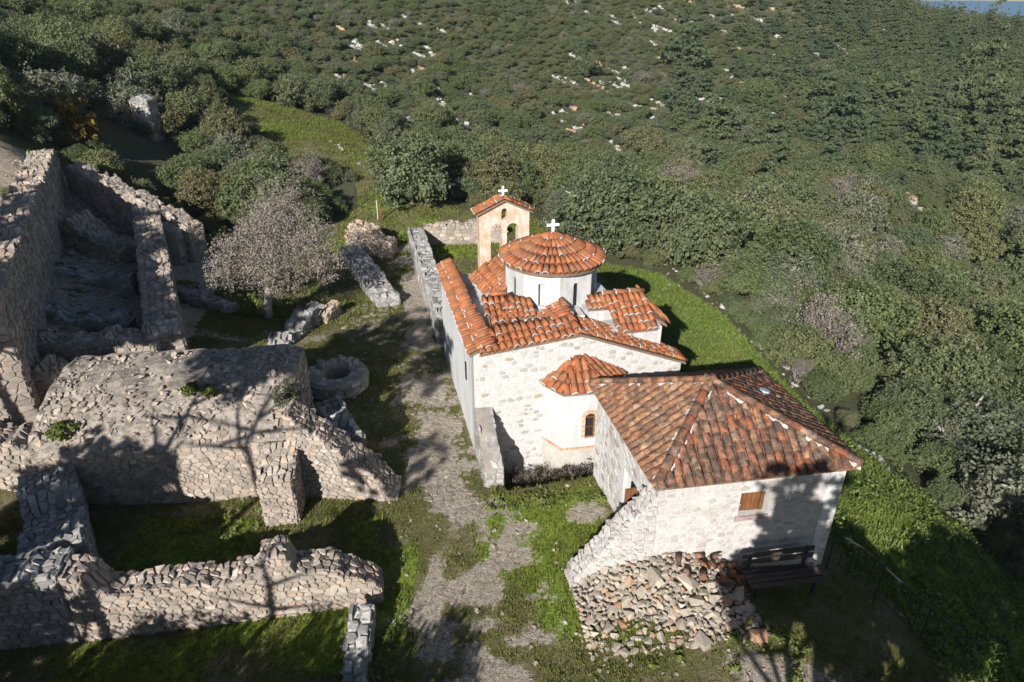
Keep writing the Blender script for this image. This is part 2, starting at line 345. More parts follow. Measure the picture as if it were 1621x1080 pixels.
def mesh_np(name, V, F, mat, smooth=True):
    """fast mesh from numpy arrays (all faces the same size)"""
    me = bpy.data.meshes.new(name); k = F.shape[1]
    me.vertices.add(len(V)); me.vertices.foreach_set("co", np.asarray(V, np.float32).ravel())
    me.loops.add(F.size); me.loops.foreach_set("vertex_index", F.astype(np.int32).ravel())
    me.polygons.add(len(F)); me.polygons.foreach_set("loop_start", np.arange(0, F.size, k, dtype=np.int32))
    me.update(calc_edges=True); me.validate()
    me.polygons.foreach_set("use_smooth", np.full(len(me.polygons), smooth))
    if mat is not None: me.materials.append(mat)
    return me
def ground_material():
    m, N, L, b = new_mat("ground", .95, .1)
    at = nd(N, "ShaderNodeAttribute", attribute_name="mask"); sp = N.new("ShaderNodeSeparateColor"); L.new(at.outputs["Color"], sp.inputs[0])
    g = N.new("ShaderNodeNewGeometry"); pos = g.outputs["Position"]
    nA = noise(N, L, 1.1, 8, .68, pos); nB = noise(N, L, 7, 8, .72, pos); nC = noise(N, L, 28, 6, .7, pos); nF = noise(N, L, .12, 6, .65, pos)
    grass = ramp(N, L, nA.outputs[0], [(.3, (.095, .10, .034)), (.46, (.135, .135, .05)), (.56, (.19, .165, .085)), (.68, (.27, .225, .145))]).outputs[0]
    green = ramp(N, L, nB.outputs[0], [(.3, (.115, .18, .024)), (.5, (.175, .25, .03)), (.66, (.25, .28, .05)), (.78, (.28, .255, .12))]).outputs[0]
    dirt = ramp(N, L, nB.outputs[0], [(.3, (.20, .165, .12)), (.5, (.38, .325, .255)), (.7, (.55, .485, .40))]).outputs[0]
    scrub = ramp(N, L, nB.outputs[0], [(.3, (.07, .075, .038)), (.55, (.11, .11, .058)), (.72, (.17, .15, .09)), (.85, (.28, .24, .17))]).outputs[0]
    def sharp(f, n, a, k):       # break the mask edge with noise
        s = math_n(N, L, 'ADD', f, math_n(N, L, 'MULTIPLY', math_n(N, L, 'SUBTRACT', n, .5), k))
        return ramp(N, L, s, [(a - .12, (0, 0, 0)), (a + .12, (1, 1, 1))]).outputs[0]
    c = mix(N, L, sharp(sp.outputs[1], nB.outputs[0], .5, 1.1), grass, green)
    c = mix(N, L, sharp(sp.outputs[0], nB.outputs[0], .5, 1.3), c, dirt)
    c = mix(N, L, sharp(sp.outputs[2], nB.outputs[0], .5, .6), c, scrub)
    f = ramp(N, L, nC.outputs[0], [(.3, (.42,) * 3), (.5, (1,) * 3), (.70, (1.5,) * 3)]).outputs[0]
    c = mix(N, L, 1.0, c, f, 'MULTIPLY')
    L.new(c, b.inputs["Base Color"])
    h = math_n(N, L, 'ADD', nC.outputs[0], math_n(N, L, 'MULTIPLY', nB.outputs[0], 2.0))
    bump(N, L, b, h, .9, .035)
    return m
M['ground'] = ground_material()
gme = mesh_np("ground", np.stack([GX, GY, GZ], -1).reshape(-1, 3), grid_faces(nx, ny), M['ground'])
ca = gme.color_attributes.new("mask", 'FLOAT_COLOR', 'POINT')
ca.data.foreach_set("color", np.stack([mR, mG, mB, np.ones_like(mR)], -1).astype(np.float32).ravel())
ground = bpy.data.objects.new("ground", gme); COL.objects.link(ground); tag(ground, kind="structure")
# sea far below, out to the horizon
m, N, L, b = new_mat("sea", .35, .4); b.inputs["Base Color"].default_value = (.06, .14, .24, 1); M['sea'] = m
sv = [(-30000, -8000, -420), (30000, -8000, -420), (30000, 50000, -420), (-30000, 50000, -420)]
tag(obj("sea", sv, [(0, 1, 2, 3)], M['sea'], origin=(0, 0, -420)), kind="structure")
# hills across the water, distance haze painted in as a blue base colour
hx = np.linspace(5200, 17000, 70); hy = np.linspace(9000, 14000, 24); HX, HY = np.meshgrid(hx, hy)
HZ = -430 + (760 * np.clip((HX - 8200) / 5000, 0, 1) * np.clip(1 - abs(HY - 11500) / 2600, 0, 1) ** .8) * (1 + .7 * vnoise(HX, HY, 1400, 9) + .3 * vnoise(HX, HY, 500, 10))
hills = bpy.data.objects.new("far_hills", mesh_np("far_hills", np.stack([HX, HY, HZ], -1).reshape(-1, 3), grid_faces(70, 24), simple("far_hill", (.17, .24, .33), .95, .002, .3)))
COL.objects.link(hills); tag(hills, kind="structure")

# ------------------------------------------------------------------ masonry
def clip_poly(poly, a, b, c):
    """keep a*x+b*y<=c"""
    out = []; n = len(poly)
    for i in range(n):
        p, q = poly[i], poly[(i + 1) % n]
        dp = a * p[0] + b * p[1] - c; dq = a * q[0] + b * q[1] - c
        if dp <= 0: out.append(p)
        if dp * dq < 0:
            t = dp / (dp - dq); out.append((p[0] + t * (q[0] - p[0]), p[1] + t * (q[1] - p[1])))
    return out
def cells(s0, s1, t0, t1, cw, ch, jit=.75, keep=None):
    """staggered irregular courses of stones: list of (centre, polygon)"""
    rows = max(1, round((t1 - t0) / ch)); rh = (t1 - t0) / rows; k = cw / ch; grid = {}; pts = []
    for r in range(rows):
        w = cw * rng.uniform(.65, 1.45); x = s0 + rng.uniform(-.6, .1) * w
        while x < s1 + w * .3:
            ww = w * rng.uniform(.45, 1.6)
            p = (x + ww / 2, t0 + (r + .5 + rng.uniform(-.5, .5) * jit * .75) * rh)
            x += ww
            if s0 - .05 < p[0] < s1 + .05: pts.append(p)
    for i, p in enumerate(pts): grid.setdefault((int(p[0] // (cw * 1.5)), int(p[1] // (ch * 1.5))), []).append(i)
    out = []
    for i, p in enumerate(pts):
        if keep is not None and not keep(*p): continue
        poly = [(max(s0, p[0] - cw * 1.1), max(t0, p[1] - ch * 1.1)), (min(s1, p[0] + cw * 1.1), max(t0, p[1] - ch * 1.1)), (min(s1, p[0] + cw * 1.1), min(t1, p[1] + ch * 1.1)), (max(s0, p[0] - cw * 1.1), min(t1, p[1] + ch * 1.1))]
        gi, gj = int(p[0] // (cw * 1.5)), int(p[1] // (ch * 1.5))
        for a in (-2, -1, 0, 1, 2):
            for b in (-2, -1, 0, 1, 2):
                for j in grid.get((gi + a, gj + b), ()):
                    if j == i: continue
                    q = pts[j]; dx = (q[0] - p[0]); dy = (q[1] - p[1]) * k * k     # anisotropic metric
                    c = dx * (p[0] + q[0]) / 2 + dy * (p[1] + q[1]) / 2
                    if len(poly) > 2: poly = clip_poly(poly, dx, dy, c)
        if len(poly) > 2: out.append((p, poly))
    return out
def stone_geo(p, poly, fn, h, joint, tilt=.0, irr=.12):
    """one stone: outline shrunk by the joint, rounded towards the face"""
    cx = sum(q[0] for q in poly) / len(poly); cy = sum(q[1] for q in poly) / len(poly)
    size = max(.02, math.sqrt(sum(((q[0] - cx) ** 2 + (q[1] - cy) ** 2) for q in poly) / len(poly)))
    f0 = max(.4, 1 - joint / size)
    # drop very short edges
    pl = []
    for q in poly:
        if not pl or math.hypot(q[0] - pl[-1][0], q[1] - pl[-1][1]) > size * .22: pl.append(q)
    if len(pl) > 3 and math.hypot(pl[0][0] - pl[-1][0], pl[0][1] - pl[-1][1]) < size * .22: pl.pop()
    if len(pl) < 3: return None
    ta, tb = rng.uniform(-tilt, tilt), rng.uniform(-tilt, tilt); V = []; n = len(pl)
    jit = [1 + rng.uniform(-irr, irr * .3) for _ in pl]
    for f, d in ((f0, -.05), (f0 * .98, h * .6), (f0 * .86, h)):
        for q, jj in zip(pl, jit):
            s = cx + (q[0] - cx) * f * jj; t = cy + (q[1] - cy) * f * jj
            V.append(fn(s, t, d + (ta * (s - cx) + tb * (t - cy) if d > 0 else 0) + (rng.uniform(-.12, .12) * h if d > 0 else 0)))
    V.append(fn(cx, cy, h * 1.02))
    F = []
    for k in (0, 1):
        for i in range(n): F.append((k * n + i, k * n + (i + 1) % n, (k + 1) * n + (i + 1) % n, (k + 1) * n + i))
    for i in range(n): F.append((2 * n + i, 2 * n + (i + 1) % n, 3 * n))
    c = fn(cx, cy, h)
    return (V, F, c, size)
class Stones:
    """collects the stones of one thing; the ones that show largest become objects, the rest one joined part"""
    def __init__(s): s.items = []
    def patch(s, s0, s1, t0, t1, fn, cw=.26, ch=.15, h=(.01, .045), joint=.012, keep=None, vis=1.0, tilt=.1, drop=0.0, irr=.12):
        for p, poly in cells(s0, s1, t0, t1, cw, ch, .8, keep):
            if rng.random() < drop: continue
            g = stone_geo(p, poly, fn, rng.uniform(*h), joint, tilt, irr)
            if g: s.items.append((g[3] * cam_scale(g[2]) * vis, g[0], g[1]))
    def build(s, parent, mat, most=300, name='stone', rest='small_stones'):
        s.items.sort(key=lambda a: -a[0])
        for _, V, F in s.items[:most]: obj(name, V, F, mat, parent)
        mb = MB()
        for _, V, F in s.items[most:]: mb.add(V, F)
        if mb.v: tag(mb.build(rest, mat, parent), kind='stuff')
def pw(prof):
    xs = [a for a, _ in prof]; zs = [b for _, b in prof]
    return lambda s: float(np.interp(s, xs, zs))
def stone_wall(name, label, cat, A, B, T, base, top, faces='FTE', cw=.22, ch=.135, most=300, mat='stone', core='mortar', rag=.10, group=None, h=(.01, .05), parent=None):
    """rubble wall from A to B, thickness T behind its front (the front is right of A->B); base/top profiles over 0..1"""
    A = Vector((*A, 0)); B = Vector((*B, 0)); L_ = (B - A).length; d = (B - A).normalized(); nf = Vector((d.y, -d.x, 0)); bk = -nf
    bf, tf0 = pw(base), pw(top); ph = rng.uniform(0, 50)
    tf = lambda s: tf0(s / L_) + rag * (math.sin(s * 7.3 + ph) * .35 + math.sin(s * 3.1 + ph * 2) * .45 + math.sin(s * 17 + ph) * .2)
    zb = lambda s: bf(s / L_)
    root = parent or thing(name, (*(A + d * (L_ / 2) + bk * (T / 2)).xy, zb(L_ / 2)), label, cat, group)
    n = max(4, int(L_ / .16)); V = []; F = []
    for i in range(n + 1):
        s = L_ * i / n; p = A + d * s; zt = tf(s) - .05
        for o, z in ((0, zb(s) - .3), (0, zt - .02), (T * .33, zt), (T * .66, zt), (T, zt - .02), (T, zb(s) - .3)):
            q = p + bk * o; V.append((q.x, q.y, max(z, zb(s) - .3) + (rng.uniform(-.03, .03) if z > zb(s) else 0)))
    for i in range(n):
        for k in range(5): F.append((i * 6 + k, i * 6 + k + 1, (i + 1) * 6 + k + 1, (i + 1) * 6 + k)[::-1])
    F.append((0, 1, 2, 3, 4, 5)); F.append(tuple(n * 6 + k for k in range(6))[::-1])
    obj('core', V, F, M[core], root)
    S = Stones(); zs = [zb(L_ * i / 20) for i in range(21)]; zt = [tf(L_ * i / 20) for i in range(21)]; z0, z1 = min(zs) - .05, max(zt) + .05
    if 'F' in faces:
        S.patch(0, L_, z0, z1, lambda s, t, q: (A + d * s + nf * q) + Vector((0, 0, t)), cw, ch, h, keep=lambda s, t: zb(s) - .05 < t < tf(s) - .02)
    if 'B' in faces:
        S.patch(0, L_, z0, z1, lambda s, t, q: (A + d * s + bk * (T + q)) + Vector((0, 0, t)), cw, ch, h, keep=lambda s, t: zb(s) - .05 < t < tf(s) - .02, vis=.5 if d.x > .6 else 1)
    if 'T' in faces:
        S.patch(0, L_, 0, T, lambda s, t, q: (A + d * s + bk * t) + Vector((0, 0, tf(s) - .05 + q)), cw * (.9 if abs(zt[-1] - zt[0]) < .5 * L_ else .5), ch * 1.3, (h[0], h[1] + .03), keep=lambda s, t: tf(s) > zb(s) + .05, tilt=.3, irr=.25)
    if 'E' in faces:
        for s_, dd in ((0, -d), (L_, d)):
            if tf(s_) - zb(s_) > .15:
                S.patch(0, T, zb(s_) - .05, tf(s_), lambda s, t, q, s_=s_, dd=dd: (A + d * s_ + bk * s + dd * q) + Vector((0, 0, t)), cw, ch, h, vis=.8)
    S.build(root, M[mat], most)
    return root

# ------------------------------------------------------------------ roof tiles
def tile_geo(length=.44, r0=.098, r1=.08, th=.016, n=6, wob=0.0):
    V = []; F = []
    for r_in in (0, th):
        for y, r in ((0, r0), (length, r1)):
            for i in range(n + 1):
                a = math.pi * i / n
                V.append((-(r - r_in) * math.cos(a), y, (r - r_in) * math.sin(a) * .92 + (wob if y == 0 else 0)))
    k = n + 1
    for i in range(n):
        F.append((i, i + 1, k + i + 1, k + i)); F.append((2 * k + i, 3 * k + i, 3 * k + i + 1, 2 * k + i + 1))
        F.append((i, 2 * k + i, 2 * k + i + 1, i + 1)); F.append((k + i, k + i + 1, 3 * k + i + 1, 3 * k + i))
    F.append((0, k, 3 * k, 2 * k)); F.append((n, 2 * k + n, 3 * k + n, k + n))
    return V, F
TILE_V = [tile_geo(.44, .098, .08), tile_geo(.43, .102, .082), tile_geo(.46, .094, .08)]
TILE_M = {}
def tile_mesh(k, mat):
    if (k, mat) not in TILE_M:
        me = bpy.data.meshes.new("roof_tile"); me.from_pydata(*[TILE_V[k][0], [], TILE_V[k][1]])
        me.polygons.foreach_set("use_smooth", [True] * len(me.polygons)); me.materials.append(M[mat]); TILE_M[(k, mat)] = me
    return TILE_M[(k, mat)]
ARC = ([], [])
for yy, rr in ((-.01, .088), (-.01, .107), (.022, .103), (.022, .088)):
    for i in range(7):
        a = math.pi * i / 6; ARC[0].append((-rr * math.cos(a), yy, rr * math.sin(a) * .92))
for q in range(4):
    for i in range(6): ARC[1].append((q * 7 + i, q * 7 + i + 1, ((q + 1) % 4) * 7 + i + 1, ((q + 1) % 4) * 7 + i))
class Tiles:
    def __init__(s, lime=0.0): s.items = []; s.lime = lime; s.mort = MB(); s.pans = []
    def put(s, Mx, mat, pan=False):
        k = rng.randrange(3)
        if pan: s.pans.append((Mx, k)); return
        p = Mx.translation; s.items.append((cam_scale(p) * Mx.to_scale().x * max(.15, Mx.to_3x3().col[2].normalized().dot((cam.location - p).normalized())), Mx, k, mat))
        if rng.random() < s.lime: s.mort.add([Mx @ Vector(v) for v in ARC[0]], ARC[1])
    def slope(s, poly, mat='tile', col=.185, exp=.31, lift=.03, over=.05, jit=.012, scale=.88, pans=True, skip=0.0):
        """poly: eave-left, eave-right, then round the top, seen from outside"""
        P = [Vector(p) for p in poly]; e = (P[1] - P[0]).normalized(); nrm = e.cross(P[2] - P[0]); nrm = nrm.normalized()
        if nrm.z < 0: nrm = -nrm
        g = nrm.cross(e).normalized(); q2 = [((p - P[0]).dot(e), (p - P[0]).dot(g), (p - P[0]).dot(nrm)) for p in P]
        a0, a1 = min(q[0] for q in q2), max(q[0] for q in q2); ncol = max(1, int(round((a1 - a0) / col))); cs = (a1 - a0) / ncol
        for i in range(2 * ncol):
            pan = i % 2 == 1
            if pan and not pans: continue
            a = a0 + (i / 2 + .5) * cs; bs = []
            for u, v in zip(q2, q2[1:] + q2[:1]):
                if (u[0] - a) * (v[0] - a) < 0:
                    t = (a - u[0]) / (v[0] - u[0]); bs.append((u[1] + t * (v[1] - u[1]), u[2] + t * (v[2] - u[2])))
            if len(bs) < 2: continue
            bs.sort(); (b0, n0), (b1, n1) = bs[0], bs[-1]
            b = b0 - over - (rng.uniform(0, .10) if jit > .015 and not pan else 0) * 0 ; ph_ = rng.uniform(-.09, .02) if jit > .015 else rng.uniform(-.02, .01); ln = .44 * scale
            while b < b1 - .12 * scale:
                bb = min(b, max(b1 - ln + .04, b0 - over)); f = 0 if b1 == b0 else (bb - b0) / (b1 - b0); nn = n0 + (n1 - n0) * f
                c = P[0] + e * (a + rng.uniform(-jit, jit)) + g * bb + nrm * (nn + (lift if not pan else .012))
                tl = math.atan2(.018, exp) if not pan else math.atan2(.018, exp)
                yv = (g * math.cos(tl) - nrm * math.sin(tl)); yv = (yv + e * rng.uniform(-jit, jit) * 3).normalized()
                zv = e.cross(yv).normalized(); zv = zv if zv.dot(nrm) > 0 else -zv; xv = yv.cross(zv)
                yl = min(1.0, max(.35, (b1 - bb + .06) / ln))
                if pan: c = c + nrm * .085; zv = -zv; xv = -xv
                else: c = c + nrm * .02
                Mx = Matrix(((xv.x, yv.x, zv.x, c.x), (xv.y, yv.y, zv.y, c.y), (xv.z, yv.z, zv.z, c.z), (0, 0, 0, 1))) @ Matrix.Diagonal((cs / .215 * rng.uniform(.96, 1.05), scale * yl, scale, 1))
                if rng.random() >= skip: s.put(Mx, mat, pan)
                b += exp * scale + (ph_ if b < b0 else 0) + rng.uniform(-jit, jit)
    def line(s, A, B, mat='tile', step=.34, scale=1.1, lime=.5):
        A = Vector(A); B = Vector(B); d = (B - A).normalized(); L_ = (B - A).length; x = d.cross(Vector((0, 0, 1))).normalized(); z = x.cross(d)
        n = max(1, int(L_ / step))
        for i in range(n):
            c = A + d * (L_ * i / n) + z * (.02)
            Mx = Matrix(((x.x, d.x, z.x, c.x), (x.y, d.y, z.y, c.y), (x.z, d.z, z.z, c.z), (0, 0, 0, 1))) @ Matrix.Rotation(-.04, 4, 'X') @ Matrix.Diagonal((scale, scale, scale, 1))
            s.put(Mx, mat)
    def build(s, parent, pan_mat, most=300):
        s.items.sort(key=lambda a: -a[0])
        for _, Mx, k, mat in s.items[:most]: inst('roof_tile', tile_mesh(k, mat), Mx, parent)
        rest = {}
        for _, Mx, k, mat in s.items[most:]: rest.setdefault(mat, MB()).add([Mx @ Vector(v) for v in TILE_V[k][0]], TILE_V[k][1])
        for mat, mb in rest.items(): tag(mb.build('small_tiles', M[mat], parent, True), kind='stuff')
        mb = MB()
        for Mx, k in s.pans: mb.add([Mx @ Vector(v) for v in TILE_V[k][0]], TILE_V[k][1])
        if mb.v: tag(mb.build('pan_tiles', M[pan_mat], parent, True), kind='stuff')
        if s.mort.v: tag(s.mort.build('lime_bedding', M['white_clean'], parent, True), kind='stuff')
def slab(mb, poly, th=.07):
    P = [Vector(p) for p in poly]; mb.prism([p - Vector((0, 0, th)) for p in P], P)

# ------------------------------------------------------------------ church
TH = R(13.0); CX, CY = -1.0, 15.5
def C3(u, w, z): return Vector((CX + u * math.cos(TH) - w * math.sin(TH), CY + u * math.sin(TH) + w * math.cos(TH), z))
church = thing('church', C3(2.8, 2.6, 0), 'small whitewashed domed church with orange tiled roofs', 'church')
GB = -1.2
mb = MB()
def lblock(mb, u0, u1, w0, w1, z0, z1):
    mb.prism([C3(u0, w0, z0), C3(u1, w0, z0), C3(u1, w1, z0), C3(u0, w1, z0)], [C3(u0, w0, z1), C3(u1, w0, z1), C3(u1, w1, z1), C3(u0, w1, z1)])
lblock(mb, .32, 4.6, .5, 5.6, GB, 3.22)
lblock(mb, .9, 1.95, 1.12, 3.0, 3.2, 3.60)           # arm shoulders round the drum
lblock(mb, 3.4, 4.45, 1.2, 3.0, 3.2, 3.62)
lblock(mb, 2.0, 3.3, .9, 1.6, 3.2, 3.58)
lblock(mb, 4.55, 5.45, .5, 2.6, GB, 3.2)             # right arm
lblock(mb, .9, 1.8, 3.0, 4.7, 3.2, 3.42)
mb.build('wall', M['white'], church)
# long left wall
mb = MB(); mb.prism([C3(0, .02, GB), C3(.34, .02, GB), C3(.34, 6.3, GB), C3(0, 6.3, GB)], [C3(0, .02, 3.2), C3(.34, .02, 3.2), C3(.34, 6.3, 3.3), C3(0, 6.3, 3.3)])
lw = mb.build('side_wall', M['white_dirty'], church)
mb = MB().box((0, 0, 0), .05, .12, .55, Matrix.Translation(C3(-.005, 1.25, 2.05)) @ Matrix.Rotation(TH, 4, 'Z')); mb.build('slit_window', M['dark'], church)
# front wall with a gabled top
ftop = [(0, 3.2), (2.85, 3.48), (5.9, 2.28)]
fz = pw(ftop)
mb = MB(); us = [0, .7, 1.4, 2.1, 2.85, 3.6, 4.4, 5.2, 5.9]
V = []; F = []
for u in us:
    for w, z in ((0, GB), (0, fz(u)), (.5, fz(u)), (.5, GB)): V.append(C3(u, w, z))
for i in range(len(us) - 1):
    for k in range(3): F.append((i * 4 + k, (i + 1) * 4 + k, (i + 1) * 4 + k + 1, i * 4 + k + 1))
F += [(0, 1, 2, 3), tuple((len(us) - 1) * 4 + k for k in (3, 2, 1, 0))]
fw = obj('front_wall', V, F, M['lime_mortar'], church)
S = Stones()
S.patch(0.02, 5.88, -.45, 3.5, lambda u, t, q: C3(u, -q, t),   .2, .125, (.002, .012), .02, keep=lambda u, t: t < fz(u) - .07 and not (1.9 < u < 4.15 and t < 2.6), tilt=.03, drop=.04)
S.build(fw, M['limed'], 300)
# apse: three facets, brick band, arched window
AP = [(1.9, .02), (2.28, -.66), (3.42, -.74), (4.15, .02)]
mb = MB(); mb.prism([C3(u, w, .36) for u, w in AP], [C3(u, w, 2.14) for u, w in AP]); 
def facet_fn(a, b, off=0.0):
    A = C3(*a, 0); B = C3(*b, 0); d = (B - A).normalized(); n_ = Vector((d.y, -d.x, 0))
    return (lambda s, t, q: A + d * s - n_ * (q - off) + Vector((0, 0, t))), (B - A).length
apse = MB(); 
for i in (0, 2):
    f_, l_ = facet_fn(AP[i], AP[i + 1]); V, F = holed_plate([(0, .36), (l_, .36), (l_, 2.14), (0, 2.14)], [], .12, f_); apse.add(V, F)
f_, l_ = facet_fn(AP[1], AP[2]); WN = arch(.62, .90, .62, 1.42)
V, F = holed_plate([(0, .36), (l_, .36), (l_, 2.14), (0, 2.14)], [WN], .12, f_); apse.add(V, F)
apse.prism([C3(u, w, 2.0) for u, w in AP], [C3(u, w, 2.14) for u, w in AP])
ao = apse.build('apse', M['white_clean'], church)
mb = MB(); A2 = [(1.88, .02), (2.26, -.70), (3.44, -.78), (4.19, .02)]; mb.prism([C3(u, w, GB - .2) for u, w in A2], [C3(u, w, .30) for u, w in A2]); mb.build('plinth', M['apse_base'], ao)
for k in range(3):
    f_, l_ = facet_fn(AP[k], AP[k + 1], .03); n = int(l_ / .14)
    for j in range(n):
        for r in (0, 1):
            mb = MB(); s0 = l_ * j / n + .006; s1 = l_ * (j + 1) / n - .006; z0 = .30 + r * .035
            mb.add([f_(s0, z0, 0), f_(s1, z0, 0), f_(s1, z0 + .028, 0), f_(s0, z0 + .028, 0), f_(s0, z0, .05), f_(s1, z0, .05), f_(s1, z0 + .028, .05), f_(s0, z0 + .028, .05)], [(0, 1, 2, 3), (7, 6, 5, 4), (0, 4, 5, 1), (1, 5, 6, 2), (2, 6, 7, 3), (3, 7, 4, 0)])
            mb.build('brick', M['brick'], ao)
f_, l_ = facet_fn(AP[1], AP[2], .02)
for j in range(17):        # brick surround of the window
    if j < 4: c0 = (.62 - .10, .66 + j * .155); d0 = (1, 0)
    elif j >= 13: c0 = (.90, .66 + (16 - j) * .155); d0 = (1, 0)
    else: continue
    mb = MB(); s0, t0 = c0
    mb.add([f_(s0, t0, 0), f_(s0 + .1, t0, 0), f_(s0 + .1, t0 + .11, 0), f_(s0, t0 + .11, 0), f_(s0, t0, .06), f_(s0 + .1, t0, .06), f_(s0 + .1, t0 + .11, .06), f_(s0, t0 + .11, .06)], [(0, 1, 2, 3), (7, 6, 5, 4), (0, 4, 5, 1), (1, 5, 6, 2), (2, 6, 7, 3), (3, 7, 4, 0)]); mb.build('brick', M['brick'], ao)
for j in range(9):
    a0, a1 = math.pi * (j + .1) / 9, math.pi * (j + .9) / 9; cc = (.76, 1.28)
    q = [(cc[0] + r * math.cos(a), cc[1] + r * math.sin(a)) for r, a in ((.145, a0), (.26, a0), (.26, a1), (.145, a1))]
    mb = MB(); mb.add([f_(*p, 0) for p in q] + [f_(*p, .06) for p in q], [(0, 1, 2, 3), (7, 6, 5, 4), (0, 4, 5, 1), (1, 5, 6, 2), (2, 6, 7, 3), (3, 7, 4, 0)]); mb.build('brick', M['brick'], ao)
f_, l_ = facet_fn(AP[1], AP[2])
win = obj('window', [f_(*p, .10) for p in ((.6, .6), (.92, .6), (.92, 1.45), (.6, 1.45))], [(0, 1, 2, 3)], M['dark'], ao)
mb = MB()
for s0, s1, t0, t1 in ((.625, .655, .63, 1.30), (.865, .895, .63, 1.30), (.655, .865, .63, .665), (.655, .865, .95, .975), (.655, .865, 1.25, 1.29)):
    mb.add([f_(s0, t0, .05), f_(s1, t0, .05), f_(s1, t1, .05), f_(s0, t1, .05), f_(s0, t0, .09), f_(s1, t0, .09), f_(s1, t1, .09), f_(s0, t1, .09)], [(0, 1, 2, 3), (7, 6, 5, 4), (0, 4, 5, 1), (1, 5, 6, 2), (2, 6, 7, 3), (3, 7, 4, 0)])
mb.build('window_frame', M['shutter'], win)

# drum: eight facets, slit windows, blind niches
DC = (2.85, 2.72); DR = 1.36; DZ0, DZ1 = 3.3, 4.72
ang0 = R(-96.0 - 45)      # a corner stands a little left of the middle
dco = [(DC[0] + DR * math.cos(ang0 + R(45) * k), DC[1] + DR * math.sin(ang0 + R(45) * k)) for k in range(8)]
drum = MB(); wins = []
for k in range(8):
    f_, l_ = facet_fn(dco[k], dco[(k + 1) % 8])
    cxx = l_ / 2; hole = arch(cxx - .075, cxx + .075, 3.55, 4.30) if k in (1, 7, 3, 5) else [(cxx - .1, 3.62), (cxx + .1, 3.62), (cxx + .1, 4.30), (cxx - .1, 4.30)]
    V, F = holed_plate([(0, DZ0), (l_, DZ0), (l_, DZ1), (0, DZ1)], [hole], .14, f_); drum.add(V, F); wins.append((k, f_, cxx))
do = drum.build('drum', M['white'], church)
inner = [(DC[0] + (DR - .20) * math.cos(ang0 + R(45) * k), DC[1] + (DR - .20) * math.sin(ang0 + R(45) * k)) for k in range(8)]
mb = MB(); mb.prism([C3(u, w, DZ0) for u, w in inner], [C3(u, w, DZ1) for u, w in inner]); mb.build('drum_core', M['white'], do)
for k, f_, c_ in wins:
    if k in (1, 7, 3, 5):
        wo = obj('window', [f_(*p, .08) for p in ((c_ - .08, 3.52), (c_ + .08, 3.52), (c_ + .08, 4.3), (c_ - .08, 4.3))], [(0, 1, 2, 3)], M['glass'], do)
        mb = MB()
        for s0, s1, t0, t1 in ((c_ - .075, c_ - .055, 3.55, 4.24), (c_ + .055, c_ + .075, 3.55, 4.24), (c_ - .055, c_ + .055, 3.78, 3.80), (c_ - .055, c_ + .055, 4.03, 4.05)):
            mb.add([f_(s0, t0, .04), f_(s1, t0, .04), f_(s1, t1, .04), f_(s0, t1, .04), f_(s0, t0, .07), f_(s1, t0, .07), f_(s1, t1, .07), f_(s0, t1, .07)], [(0, 1, 2, 3), (7, 6, 5, 4), (0, 4, 5, 1), (1, 5, 6, 2), (2, 6, 7, 3), (3, 7, 4, 0)])
        mb.build('window_frame', M['iron'], wo)
# cone roof of the dome
roof = thing('dome_roof', C3(*DC, 4.7), None, None); roof.parent = church; roof.location = C3(*DC, 4.7) - org(church)
ER, AZ = 1.50, 5.35
def dome_z(r): return 4.70 + (AZ - 4.70) * (1 - (r / ER)) ** .92
mb = MB(); ring = [2 * math.pi * i / 40 for i in range(40)]
rs = [ER - .02, 1.2, .9, .6, .3, .05]; V = []; F = []
for r in rs:
    for a in ring: V.append(C3(DC[0] + r * math.cos(a), DC[1] + r * math.sin(a), dome_z(r) - .015))
for a in ring: V.append(C3(DC[0] + (ER - .02) * math.cos(a), DC[1] + (ER - .02) * math.sin(a), 4.62))
for k in range(len(rs) - 1):
    for i in range(40): F.append((k * 40 + i, k * 40 + (i + 1) % 40, (k + 1) * 40 + (i + 1) % 40, (k + 1) * 40 + i))
for i in range(40): F.append((i, 240 + i, 240 + (i + 1) % 40, (i + 1) % 40))
F.append(tuple(range(240, 280))); F.append(tuple(range(200, 240)))
obj('roof_bed', V, F, M['roof_bed'], roof)
T = Tiles(lime=.16)
for row, (r0, cnt) in enumerate(((1.54, 48), (1.24, 48), (.93, 36), (.62, 24), (.33, 13))):
    for pan in (0, 1):
        for i in range(cnt):
            a = 2 * math.pi * (i + .5 * pan + .25 * (row % 2 and cnt != 48)) / cnt + rng.uniform(-.01, .01)
            rt = max(.02, r0 - .4); p0 = C3(DC[0] + r0 * math.cos(a), DC[1] + r0 * math.sin(a), dome_z(min(r0, ER - .001)) - (.02 if r0 > ER else 0) + .05)
            p1 = C3(DC[0] + rt * math.cos(a), DC[1] + rt * math.sin(a), dome_z(rt) + .015)
            y = (p1 - p0).normalized(); x = y.cross(Vector((0, 0, 1))).normalized(); z = x.cross(y)
            w_ = 2 * math.pi * r0 / cnt / .215
            if pan: z = -z; x = -x; p0 = p0 + Vector((0, 0, .05))
            Mx = Matrix(((x.x, y.x, z.x, p0.x), (x.y, y.y, z.y, p0.y), (x.z, y.z, z.z, p0.z), (0, 0, 0, 1))) @ Matrix.Diagonal((w_ * .98, .92, .85 + .15 * w_, 1))
            T.put(Mx, 'tile', bool(pan))
T.build(roof, 'tile', 130)
